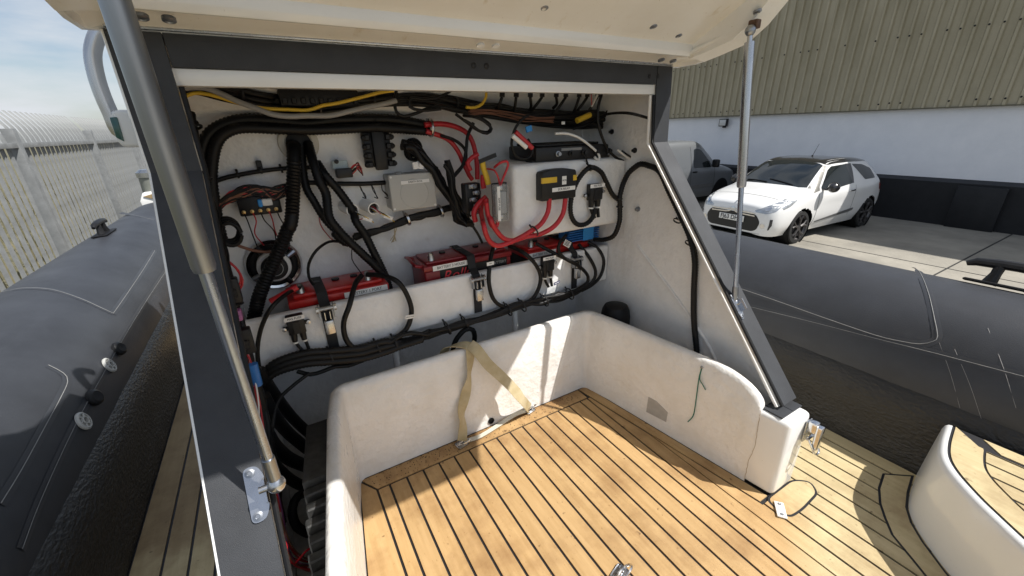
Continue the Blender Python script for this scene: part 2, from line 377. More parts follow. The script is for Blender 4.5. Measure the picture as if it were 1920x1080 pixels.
# palisade fence: posts, rails and W-section pales with splayed pointed tops
FX = -2.5
fence = thing('palisade_fence', 'galvanised steel palisade fence with splayed pointed pales along the yard', 'fence', (FX, 5, GZ))
def pale_mesh():
    prof = [(-.034,0),(-.020,.020),(0,.0),(.020,.020),(.034,0)]    # (along y, towards camera side x)
    st = [(0,GZ+.06,1),(0,.2,1),(0,.96,1),(-.012,1.05,1),(-.045,1.16,.9),(-.095,1.26,.75),(-.135,1.32,.6),(-.165,1.365,.25)]
    P = [[(x+px, py*s, z) for (py,px) in prof] for (x,z,s) in st]
    return MB().grid(P)
ys = 4.6; pm = None; k = 0
while ys < 33:
    if (ys-4.6) % 2.75 > .08 and (ys-4.6) % 2.75 < 2.67:
        if pm is None:
            o = pale_mesh().build('pale', GALV, None, smooth=30); pm = o
            o.parent = fence; OFF[o.name] = V((0,0,0)); o.location = V((FX, ys, 0))-OFF[fence.name]
        else:
            o = pm.copy(); COL.objects.link(o); o.parent = fence; o.location = V((FX, ys+rg.uniform(-.006,.006), 0))-OFF[fence.name]
    ys += .1528
for i in range(11):
    y = 4.6+2.75*i
    MB().box((FX-.03,y-.05,GZ),(FX+.075,y+.05,1.14),.004).build('post', GALV, fence)
for z in (.955, -.75):
    MB().box((FX+.018,4.6,z-.03),(FX+.062,32.2,z+.028),.003).build('rail', GALV, fence)

# warehouse
WX = 12.85
wh = thing('warehouse', 'warehouse with olive ribbed cladding above pale wall and black painted base', 'building', (WX, 4, GZ))
MB().box((WX,-14,-.30),(WX+.3,40,1.16)).build('pale_wall', WALLW, wh, smooth=0)
MB().box((WX-.035,-14,GZ),(WX+.3,40,-.38)).build('black_base', BLKW, wh, smooth=0)
MB().add([(WX-.035,-14,-.38),(WX-.035,40,-.38),(WX-.002,40,-.305),(WX-.002,-14,-.305),(WX+.2,-14,-.305),(WX+.2,40,-.305)], [(0,1,2,3),(3,2,5,4)]).build('base_capping', mat('black_capping', (.025,.027,.033), .5, var=.3), wh, smooth=0)
MB().box((WX-.16,2.02,GZ),(WX-.037,2.75,-.42),.01).build('pier', BLKW, wh)
MB().box((WX-.13,-14,1.125),(WX+.05,40,1.15),.004).build('drip_flashing', mat('flashing', (.12,.11,.07), .5, var=.2), wh)
pitch = .2; nsh = 5
sh = MB(); prof = []
for i in range(nsh):
    b0 = i*pitch; prof += [(b0,0),(b0+.118,0),(b0+.136,-.050),(b0+.176,-.050)]
prof.append((nsh*pitch,0))
top_z = 4.75
P = [[(WX-.075+dx + (z-1.15)*.02, y, z) for (y,dx) in prof] for z in (1.15, 4.75)]
sh.grid([[V(p)-OFF[wh.name] for p in r] for r in P])
sheet0 = sh.build('cladding_sheet', CLAD, None, smooth=0); sheet0.parent = wh; sheet0.location = (0,-14,0)
for i in range(1, 54):
    o = sheet0.copy(); COL.objects.link(o); o.parent = wh; o.location = (rg.uniform(-.002,.002), -14+i, 0)
scr = None
for i in range(270):
    y = -14+i*.2+.159
    for zz in (1.27, 2.62, 3.9):
        if rg.random() < .62 and -2 < y < 16 and zz < 3.5:
            p = V((WX-.126+(zz-1.15)*.02, y, zz+rg.uniform(-.01,.01)))
            if scr is None:
                scr = MB().lathe([(0,.0),(.018,0),(.018,-.008),(.009,-.012),(.009,-.02),(0,-.02)], (0,0,0), (1,0,0), 8).build('cladding_screw', RUB, None); o = scr
            else:
                o = scr.copy(); COL.objects.link(o)
            o.parent = wh; o.location = p-OFF[wh.name]
MB().add([(WX-.12,-14,4.76),(WX-.12,40,4.76),(WX+9,40,6.2),(WX+9,-14,6.2),(WX-.12,-14,4.70),(WX-.12,40,4.70)], [(0,1,2,3),(0,1,5,4)]).build('roof', CLAD, wh, smooth=0)
fl = PX(1357,230,WX-.1)
fd = thing('floodlight', 'small black floodlight bracketed to the pale warehouse wall', 'floodlight', (WX, fl.y, fl.z))
MB().box((WX-.16,fl.y-.13,fl.z-.11),(WX-.06,fl.y+.13,fl.z+.11),.012).build('housing', PLB, fd)
MB().box((WX-.166,fl.y-.105,fl.z-.085),(WX-.158,fl.y+.105,fl.z+.085),.002).build('glass_front', mat('flood_glass', (.55,.56,.55), .2, var=.1), fd)
MB().box((WX-.08,fl.y-.04,fl.z-.15),(WX+.0,fl.y+.04,fl.z-.10)).build('bracket', PLB, fd)

# ================================================================ VEHICLES
def drape(poly, cast, cell, off, bvh, mb=None):
    """poly in 2D, cast(a,b)->(origin, direction); cells of the polygon laid on the body surface"""
    mb = mb or MB(); xs = [p[0] for p in poly]; ys = [p[1] for p in poly]
    cache = {}
    def pt(a, b):
        k = (round(a,4), round(b,4))
        if k not in cache:
            o, d = cast(a, b); h = bvh.ray_cast(o, d)
            cache[k] = (h[0]-d*off) if h[0] is not None else None
        return cache[k]
    i0, i1 = int(math.floor(min(xs)/cell)), int(math.ceil(max(xs)/cell)); j0, j1 = int(math.floor(min(ys)/cell)), int(math.ceil(max(ys)/cell))
    for i in range(i0, i1):
        col = clip_half(clip_half(poly,-1,0,-i*cell),1,0,(i+1)*cell)
        if len(col) < 3: continue
        for j in range(j0, j1):
            c = clean(clip_half(clip_half(col,0,-1,-j*cell),0,1,(j+1)*cell))
            if len(c) < 3 or abs(area(c)) < 1e-7: continue
            q = [pt(*p) for p in c]
            if any(a is None for a in q): continue
            mb.add(q, [tuple(range(len(q)))])
    return mb
def weld(o, d=1e-4):
    bm = bmesh.new(); bm.from_mesh(o.data); bmesh.ops.remove_doubles(bm, verts=bm.verts, dist=d); bmesh.ops.recalc_face_normals(bm, faces=bm.faces); bm.to_mesh(o.data); bm.free(); o.data.polygons.foreach_set('use_smooth', [True]*len(o.data.polygons)); return o
def cr(a, b, c, d, t): return .5*((2*b)+(c-a)*t+(2*a-5*b+4*c-d)*t*t+(3*b-a-3*c+d)*t**3)
def loft(stations, nu, nv):
    """stations: list of (x, [(y,z)...]) half sections from sill to centre line; returns grid points over the full width"""
    S = [[V((x,y,z)) for (y,z) in r] for x, r in stations]; m = len(S[0])
    def ev(row, t):
        n = len(row)-1; k = min(int(t), n-1); f = t-k; g = lambda i: row[max(0,min(n,i))]
        return cr(g(k-1), g(k), g(k+1), g(k+2), f)
    rows = []
    for i in range(nu+1):
        t = i/nu*(len(S)-1); sec = [ev([S[a][j] for a in range(len(S))], t) for j in range(m)]
        half = [ev(sec, k/nv*(m-1)) for k in range(nv+1)]
        rows.append(half+[V((p.x,-p.y,p.z)) for p in half[-2::-1]])
    return rows
def rnd(poly, r=.03, n=4):
    out = []
    for i in range(len(poly)):
        a, b, c = V(poly[i-1]).to_2d(), V(poly[i]).to_2d(), V(poly[(i+1)%len(poly)]).to_2d()
        da, dc = (a-b), (c-b); k = min(r, da.length*.45, dc.length*.45); p, q = b+da.normalized()*k, b+dc.normalized()*k
        for t in range(n+1):
            s = t/n; out.append(tuple((1-s)**2*p+2*s*(1-s)*b+s*s*q))
    return out
# ---- white hatchback: nose towards the boat (car x runs tailward)
def build_car():
    p1 = PZ(1490,455,GZ); p2 = PZ(1608,425,GZ)
    ang = math.atan2(p2.y-p1.y, p2.x-p1.x)
    c = thing('parked_car', 'white three door hatchback with black roof parked against the black wall', 'car', (0,0,0))
    OFF[c.name] = V((0,0,0))
    L = lambda o: o
    # local frame: x from nose to tail, y: -0.86 is the side facing the boat's bow
    ex = V((math.cos(ang), math.sin(ang), 0)); ey = V((-ex.y, ex.x, 0))
    org = p1 - ex*(.82*1.035+.06) + ey*.82
    c.location = (org.x, org.y, GZ); c.rotation_euler = (0,0,ang); c.scale = (1.035,1.035,1.035)
    S = [
     (.00,[(.42,.24),(.50,.36),(.50,.50),(.46,.60),(.36,.64),(.2,.66),(0,.67)]),
     (.05,[(.60,.21),(.67,.37),(.67,.55),(.61,.68),(.47,.735),(.25,.755),(0,.76)]),
     (.20,[(.72,.20),(.785,.38),(.79,.58),(.74,.745),(.59,.80),(.32,.83),(0,.84)]),
     (.50,[(.75,.20),(.835,.39),(.85,.60),(.80,.815),(.66,.875),(.36,.915),(0,.93)]),
     (.85,[(.76,.20),(.845,.40),(.86,.63),(.825,.865),(.71,.935),(.39,.985),(0,1.00)]),
     (1.05,[(.76,.20),(.845,.41),(.86,.64),(.83,.89),(.72,.98),(.40,1.05),(0,1.07)]),
     (1.40,[(.76,.20),(.84,.41),(.858,.65),(.832,.905),(.655,1.20),(.37,1.265),(0,1.285)]),
     (1.78,[(.76,.20),(.84,.41),(.857,.66),(.83,.925),(.585,1.385),(.34,1.435),(0,1.45)]),
     (2.25,[(.76,.20),(.84,.41),(.857,.66),(.828,.945),(.575,1.42),(.33,1.468),(0,1.48)]),
     (2.75,[(.76,.20),(.845,.42),(.86,.67),(.825,.96),(.565,1.41),(.33,1.455),(0,1.468)]),
     (3.20,[(.75,.21),(.845,.43),(.86,.69),(.81,.975),(.555,1.37),(.32,1.41),(0,1.42)]),
     (3.50,[(.74,.23),(.82,.44),(.84,.70),(.785,.985),(.545,1.30),(.31,1.34),(0,1.35)]),
     (3.74,[(.71,.25),(.79,.45),(.80,.70),(.74,.95),(.55,1.08),(.3,1.12),(0,1.13)]),
     (3.92,[(.62,.28),(.68,.45),(.69,.65),(.62,.83),(.46,.90),(.25,.93),(0,.93)])]
    R = loft(S, 200, 40)
    mb = MB().grid(R)
    for row in (R[0], R[-1]):
        k = len(mb.v); n = len(row); mb.v += row; mb.f.append(tuple(range(k, k+n)))
    W = [(.82,.315), (3.28,.315)]; AR = .365
    vs = []
    for v in mb.v:
        for (wx, wz) in W:
            d = V((v.x-wx, v.z-wz)); 
            if abs(v.y) > .5 and abs(d.length-AR) < .016:
                d = d.normalized()*AR; v.x = wx+d.x; v.z = wz+d.y
    bvh = BVHTree.FromPolygons(mb.v, mb.f)
    def inside(f):
        return any(all(abs(mb.v[i].y) > .5 and math.hypot(mb.v[i].x-wx, mb.v[i].z-wz) < AR+.002 for i in f) for wx, wz in W)
    mb.f = [f for f in mb.f if not inside(f)]
    body = mb.build('body', CARW, c, smooth=50, local=True); weld(body)
    side = lambda s: (lambda a, b: (V((a, s*2.5, b)), V((0, -s, 0))))
    front = lambda a, b: (V((-1.5, a, b)), V((1, 0, 0)))
    down = lambda a, b: (V((a, b, 3)), V((0, 0, -1)))
    def patch(name, poly, cast, m, off=.004, cell=.05, parent=c):
        o = drape(poly, cast, cell, off, bvh).build(name, m, parent, smooth=60, local=True); weld(o); return o
    # roof and glass
    roof = [(1.70,-.57),(1.70,.57),(1.8,.60),(2.3,.605),(3.0,.585),(3.46,.53),(3.46,-.53),(3.0,-.585),(2.3,-.605),(1.8,-.60)]
    patch('roof', rnd(roof,.12), down, CARK, .004)
    ws = [(1.02,-.56),(.985,-.3),(.97,0),(.985,.3),(1.02,.56),(1.08,.675),(1.66,.575),(1.71,.3),(1.72,0),(1.71,-.3),(1.66,-.575),(1.08,-.675)]
    patch('windscreen', ws, down, GLASS, .005)
    wp = MB()
    for a, b in (((1.02,-.45),(1.10,.05)),((1.01,.05),(1.08,.50))):
        q = [bvh.ray_cast(V((a[0]+(b[0]-a[0])*t, a[1]+(b[1]-a[1])*t, 3)), V((0,0,-1)))[0]+V((0,0,.015)) for t in (0,.25,.5,.75,1)]
        wp.tube(q, .009, 6)
    wp.build('wiper', RUB, c, local=True)
    q = []
    for sgn in (-1, 1):
        s = side(sgn)
        patch('window', rnd([(1.34,1.0),(1.70,1.285),(1.85,1.345),(2.36,1.36),(2.44,1.0),(2.0,.965),(1.36,.955)],.03), s, GLASS, .004)
        patch('quarter_window', rnd([(2.62,1.35),(3.05,1.315),(3.36,1.22),(3.42,1.03),(2.96,1.03)],.04), s, GLASS, .004)
        patch('pillar', [(2.36,1.365),(2.42,1.0),(2.50,1.0),(2.60,1.36)], s, CARK, .003)
        patch('pillar_trim', [(1.07,1.0),(1.66,1.37),(1.72,1.36),(1.30,1.02),(1.28,.955),(1.10,.93)], s, mat('grey_pillar', (.20,.195,.18), .35, .2, var=.1), .0045)
        patch('sill_strip', rnd([(1.28,.375),(1.9,.44),(2.45,.49),(2.62,.50),(2.63,.45),(2.42,.42),(1.9,.39),(1.3,.35)],.02), s, mat('grey_trim', (.13,.13,.13), .5, var=.15), .008)
        for (x0,z0,x1,z1) in ((1.22,.30,1.24,.90),(2.50,.36,2.56,.96)):
            patch('door_gap', [(x0-.005,z0),(x0+.005,z0),(x1+.005,z1),(x1-.005,z1)], s, RUB, .0025)
        hm = MB(); h = bvh.ray_cast(V((2.40, sgn*2.5, .86)), V((0,-sgn,0)))[0]
        hm.box((2.32, h.y-.006 if sgn>0 else h.y-.024, .85),(2.50, h.y+.024 if sgn>0 else h.y+.006, .885),.01); hm.build('door_handle', CHR, c, local=True)
        h = bvh.ray_cast(V((1.36, sgn*2.5, .985)), V((0,-sgn,0)))[0]
        mm = MB(); mm.lathe([(.001,-.10),(.05,-.09),(.085,-.04),(.095,.02),(.085,.06),(.06,.07),(.001,.07)], (1.37, sgn*(.98), 1.02), (1,0,.1), 20)
        mm.box((1.36,min(sgn*.80,sgn*.94),.955),(1.42,max(sgn*.80,sgn*.94),.985),.01); mm.build('wing_mirror', CARK, c, local=True)
        # lamps
        patch('headlight', rnd([(sgn*.42,.665),(sgn*.52,.71),(sgn*.66,.815),(sgn*.745,.845),(sgn*.775,.79),(sgn*.74,.67),(sgn*.64,.625),(sgn*.46,.635)],.02), front, LAMP, .005, .04)
        patch('lamp_lens', [(sgn*.62+.05*math.cos(k*.524), .72+.042*math.sin(k*.524)) for k in range(12)], front, CHR, .010, .03)
        patch('headlight', rnd([(.22,.80),(.46,.865),(.62,.885),(.60,.84),(.42,.75),(.26,.70)],.02), s, LAMP, .005, .04)
        patch('fog_lamp', [(sgn*.605+.042*math.cos(k*.524), .40+.042*math.sin(k*.524)) for k in range(12)], front, CHR, .006, .03)
        patch('running_light', rnd([(sgn*.685,.33),(sgn*.70,.33),(sgn*.735,.42),(sgn*.735,.53),(sgn*.70,.53),(sgn*.70,.43)],.006), front, mat('running_light_strip', (.05,.05,.055), .25, var=.2), .006, .03)
        patch('tail_light', rnd([(3.60,.78),(3.60,.92),(3.78,.90),(3.82,.80)],.02), s, mat('red_lens', (.25,.01,.01), .2, var=.1), .005, .05)
        # wheels
        for (wx, wz) in W:
            wh_ = tag(MB().lathe([(.20,-.20),(.29,-.20),(.311,-.18),(.315,-.1),(.311,-.02),(.295,.0),(.235,.004)], (wx, sgn*.835, wz), (0, sgn, 0), 40).build('wheel', TYRE, c, local=True))
            rim = MB().lathe([(.235,.003),(.232,-.012),(.215,-.03),(.21,-.12)], (wx, sgn*.835, wz), (0, sgn, 0), 40)
            for k in range(5):
                a = k*2*math.pi/5+.3
                for da in (-.13, .13):
                    p0 = V((wx+.05*math.cos(a), sgn*.835-sgn*.012, wz+.05*math.sin(a))); p1_ = V((wx+.15*math.cos(a+da*.6), sgn*.835-sgn*.004, wz+.15*math.sin(a+da*.6))); p2_ = V((wx+.222*math.cos(a+da*1.9), sgn*.835-sgn*.004, wz+.222*math.sin(a+da*1.9)))
                    rim.tube([p0,p1_,p2_], [.022,.017,.019], 6)
            rim.lathe([(.06,-.03),(.06,-.002),(.03,.003),(.001,.003)], (wx, sgn*.835, wz), (0, sgn, 0), 20)
            rim.build('rim', ALLOY, wh_, local=True)
            MB().lathe([(.001,-.11),(.24,-.11),(.24,-.12)], (wx, sgn*.835, wz), (0, sgn, 0), 24).build('brake_disc', RUB, wh_, local=True)
            MB().lathe([(.36,-.01),(.36,-.30),(.001,-.30)], (wx, sgn*.835, wz), (0, sgn, 0), 30).build('wheel_arch', RUB, c, local=True)
    # front face
    patch('grille', rnd([(-.56,.46),(-.47,.595),(.47,.595),(.56,.46),(.52,.32),(.44,.275),(-.44,.275),(-.52,.32)],.05), front, mat('grille_black', (.012,.012,.012), .45, bump=.5, bscale=120, bdist=.003), .004, .05)
    for (zo, hh) in ((.0,.022),(.045,.02)):
        ch = []
        up = [(-.45,.575+zo),(-.14,.585+zo),(-.07,.60+zo),(0,.645+zo),(.07,.60+zo),(.14,.585+zo),(.45,.575+zo)]
        patch('chevron', up+[(a,b-hh) for a,b in up[::-1]], front, CHR, .012, .05)
    patch('bonnet_badge', [(-.02,.745),(-.012,.79),(.012,.79),(.02,.745)], front, CHR, .006, .03)
    h = bvh.ray_cast(V((-1.5,0,.47)), V((1,0,0)))[0]
    px = min(bvh.ray_cast(V((-1.5,a,.47)), V((1,0,0)))[0].x for a in (-.26,0,.26))-.02
    pl = MB().box((px-.004,-.26,.42),(px+.004,.26,.531),.002).build('number_plate', PLATE, c, local=True)
    text('FJ63 DHU', .118, INK, pl, Matrix.Translation((px-.0055,0,.4755)) @ Matrix(((0,0,-1,0),(-1,0,0,0),(0,1,0,0),(0,0,0,1))), bold=.002, font_scale=.93)
    patch('bonnet_gap', [(.36,-.60),(.36,.60),(.352,.60),(.352,-.60)], down, RUB, .0025)
    a0 = bvh.ray_cast(V((2.35,0,3)), V((0,0,-1)))[0]
    MB().cyl(a0, a0+V((.16,0,.24)), .006, 6, .003).cyl(a0, a0+V((.01,0,.015)), .018, 8).build('aerial', RUB, c, local=True)
    patch('front_splitter', [(-.58,.215),(-.58,.245),(.58,.245),(.58,.215)], front, mat('grey_trim', (.13,.13,.13)), .006, .06)
    MB().box((.5,-.7,.17),(3.5,.7,.30)).build('underbody', RUB, c, local=True)
    return c
build_car()

# ---- silver van, nose to the wall
def build_van():
    c = thing('parked_van', 'silver panel van parked nose in beside the white hatchback', 'van', (0,0,0)); OFF[c.name] = V((0,0,0))
    VY = 7.6; hood = PY(1378,335,VY)
    c.location = (12.62, VY+.88, GZ); c.rotation_euler = (0,0,math.radians(180))
    # local x from nose (at the wall) tailwards; local +y faces the camera side
    S = [
     (.00,[(.60,.25),(.68,.42),(.68,.62),(.62,.78),(.45,.82),(.25,.84),(0,.85)]),
     (.10,[(.74,.22),(.82,.42),(.82,.65),(.76,.86),(.55,.92),(.3,.95),(0,.96)]),
     (.55,[(.80,.22),(.88,.42),(.885,.68),(.84,.96),(.68,1.04),(.36,1.07),(0,1.08)]),
     (1.00,[(.82,.22),(.89,.42),(.895,.7),(.86,1.02),(.76,1.12),(.42,1.18),(0,1.20)]),
     (1.40,[(.82,.22),(.89,.42),(.895,.7),(.87,1.05),(.73,1.42),(.40,1.50),(0,1.52)]),
     (1.80,[(.82,.22),(.89,.42),(.895,.7),(.87,1.08),(.70,1.68),(.40,1.76),(0,1.78)]),
     (2.3,[(.82,.22),(.89,.42),(.895,.7),(.87,1.10),(.72,1.73),(.41,1.81),(0,1.82)]),
     (3.4,[(.82,.22),(.89,.42),(.895,.7),(.87,1.10),(.73,1.73),(.41,1.81),(0,1.82)]),
     (4.35,[(.82,.24),(.88,.42),(.885,.7),(.86,1.10),(.73,1.70),(.41,1.78),(0,1.79)]),
     (4.42,[(.78,.26),(.84,.42),(.845,.7),(.82,1.10),(.70,1.64),(.4,1.72),(0,1.73)])]
    R = loft(S, 120, 30); mb = MB().grid(R)
    for row in (R[0], R[-1]):
        k = len(mb.v); mb.v += row; mb.f.append(tuple(range(k, k+len(row))))
    bvh = BVHTree.FromPolygons(mb.v, mb.f); weld(mb.build('body', VANS, c, smooth=50, local=True))
    s = lambda a, b: (V((a, 2.5, b)), V((0,-1,0)))
    down = lambda a, b: (V((a, b, 4)), V((0, 0, -1)))
    def patch(name, poly, cast, m, off=.004, cell=.07):
        o = drape(poly, cast, cell, off, bvh).build(name, m, c, smooth=60, local=True); weld(o); return o
    patch('window', rnd([(1.30,1.10),(1.80,1.56),(2.02,1.60),(2.14,1.58),(2.16,1.08),(1.36,1.06)],.06), s, GLASS)
    patch('blank_panel', rnd([(2.40,1.10),(2.40,1.60),(3.35,1.60),(3.40,1.10)],.06), s, mat('van_panel', (.185,.195,.205), .32, .3, var=.05), .003)
    patch('windscreen', [(1.02,-.6),(.98,0),(1.02,.6),(1.66,.60),(1.72,0),(1.66,-.60)], down, GLASS)
    for x0, z0, x1, z1 in ((2.26,.35,2.28,1.66),(1.18,.35,1.20,1.05)):
        patch('door_gap', [(x0-.006,z0),(x0+.006,z0),(x1+.006,z1),(x1-.006,z1)], s, RUB, .003)
    patch('door_gap', [(.9,.905),(4.2,.905),(4.2,.915),(.9,.915)], s, mat('van_crease', (.20,.205,.22), .4, .3), .002)
    patch('rubbing_strip', [(1.22,.50),(2.24,.50),(2.24,.60),(1.22,.60)], s, mat('grey_trim', (.13,.13,.13)), .008)
    h = bvh.ray_cast(V((2.12,2.5,.97)), V((0,-1,0)))[0]
    MB().box((2.02,h.y-.006,.95),(2.20,h.y+.03,.99),.012).build('door_handle', PLB, c, local=True)
    MB().box((1.30,.90,1.06),(1.42,1.10,1.28),.04,3).build('wing_mirror', PLB, c, local=True)
    for wx in (.80, 3.50):
        wl_ = MB().lathe([(.2,-.2),(.30,-.2),(.325,-.17),(.325,-.03),(.30,.0),(.22,.004)], (wx, .872, .325), (0,1,0), 32).build('wheel', TYRE, c, local=True)
        MB().lathe([(.22,.004),(.2,-.02),(.1,.0),(.001,.0)], (wx,.872,.325), (0,1,0), 24).build('wheel_cover', mat('wheel_cover_grey', (.3,.3,.31), .4, .4), wl_, local=True)
        patch('wheel_arch', [(wx+.38*math.cos(k*.2618), max(.23,.33+.38*math.sin(k*.2618))) for k in range(24)], s, RUB, .003)
build_van()

# ================================================================ THE BOAT: deck, tubes, console shell
XM = .494                                             # boat centre line
deck = MB().box((-.55,-1.6,-.05),(1.54,4.6,-.0035)).build('deck', CAULK, smooth=0); tag(deck, kind='structure')
CG = .0033
def plank(poly, z=0, name='plank', m=None, parent=None):
    poly = clean(poly)
    if len(poly) < 3 or abs(area(poly)) < 2e-4: return
    if area(poly) < 0: poly = poly[::-1]
    mb = MB(); n = len(poly)
    mb.add([(x,y,z-.0045) for x,y in poly]+[(x,y,z) for x,y in poly], [tuple(range(n,2*n))]+[(i,(i+1)%n,n+(i+1)%n,n+i) for i in range(n)])
    return mb.build(name, m or TEAK, parent or deck, smooth=0)
def inset(poly, d):                                   # convex-ish inward offset
    if area(poly) < 0: poly = poly[::-1]
    out = []; n = len(poly)
    for i in range(n):
        p0, p1, p2 = V(poly[i-1]).to_2d(), V(poly[i]).to_2d(), V(poly[(i+1)%n]).to_2d()
        e1, e2 = (p1-p0).normalized(), (p2-p1).normalized(); n1, n2 = V((-e1.y,e1.x)).to_2d(), V((-e2.y,e2.x)).to_2d()
        b = (n1+n2); b = b.normalized() if b.length > 1e-6 else n1; k = d/max(.35, b.dot(n1)); q = p1+b*k; out.append((q.x,q.y))
    return out
PL0, PW = .126, .0529
inR = lambda y: .951+.137*(1.06-y)
inL = lambda y: .048-.137*(1.06-y)
# well floor: back margin, side margins, then planks running forward past the camera
plank(inset([(.048,1.06),(.909,1.06),(.909,.996),(.089,.996)], CG))
plank(inset([(.048,1.06),(.089,.996),(.089,-1.5),(-.30,-1.5)], CG))
plank(inset([(.951,1.06),(inR(.372),.372),(inR(.372)-.042,.372),(.909,1.06)], CG))
edges = [.089]+[PL0+PW*k for k in range(15)]+[.902]
for a, b in zip(edges, edges[1:]):
    plank(inset([(a,-1.5),(b,-1.5),(b,.996),(a,.996)], CG))
# starboard and port side decks
for k in range(-1, 11):
    a = .902+PW*k if k >= 0 else None
    if a is None: continue
    b = a+PW
    if a > 1.43: break
    b = min(b, 1.432)
    if b <= 1.061: plank(inset(clean(clip_half([(a,-1.5),(b,-1.5),(b,.996),(a,.996)], 1,.137,1.0542)) if b < .98 else ([(a,-1.5),(b,-1.5),(b,.368),(1.0038,.368),(a,(1.0542-a)/.137)] if b < 1.02 else [(a,-1.5),(b,-1.5),(b,.368),(a,.368)]), CG))
    elif b <= 1.16: plank(inset([(a,-1.5),(b,-1.5),(b,.368),(a,.368)], CG))
    else: plank(inset([(a,-1.5),(b,-1.5),(b,4.5),(a,4.5)], CG))
plank(inset([(1.432,-1.5),(1.489,-1.5),(1.489,4.5),(1.432,4.5)], CG))
for a, b in ((-.5,-.43),(-.43,-.372),(-.372,-.314),(-.314,-.255),(-.255,-.197),(-.197,-.14)):
    plank(inset([(a,-1.5),(b,-1.5),(b,4.5),(a,4.5)], CG))
def over_piece(poly, name='margin_plank'):
    poly = clean(poly)
    if area(poly) < 0: poly = poly[::-1]
    n = len(poly); MB().add([(x,y,.0006) for x,y in poly], [tuple(range(n))]).build('caulk_bead', CAULK, deck, smooth=0)
    return plank(inset(poly, .0058), .0014, name)
over_piece(rnd([(1.022,.372),(1.16,.37),(1.20,.336),(1.172,.302),(1.075,.297),(1.015,.303)], .025, 5))
out_c = [PZ(*zDs(*p), 0) for p in ((778,545),(752,640),(745,720),(770,800),(830,900),(950,1060))]+[V((1.10,-.06,0)),V((1.04,-.2,0))]
in_c = [PZ(*zDs(*p), 0) for p in ((610,533),(585,610),(590,690),(615,765),(655,860),(770,1000))]+[V((1.075,-.005,0)),V((1.0,-.1,0))]
over_piece([(p.x,p.y) for p in in_c]+[(p.x,p.y) for p in out_c[::-1]])
# little catch plate on the deck
cp = PZ(1463,957,.002)
ct = thing('deck_catch_plate', 'small white rectangular catch plate screwed to the teak deck', 'catch plate', cp)
MB().box((-.012,-.026,0),(.012,.026,.005),.002,2,Matrix.Translation(cp)@Matrix.Rotation(math.radians(-52),4,'Z')).build('plate', PLW, ct)
for s in (-.017,.017):
    q = cp+Matrix.Rotation(math.radians(-52),3,'Z')@V((0,s,.005)); MB().lathe([(.0045,-.001),(.0045,.001),(.002,.0012),(.0001,.0005)], q, (0,0,1), 10).build('screw', SS, ct)

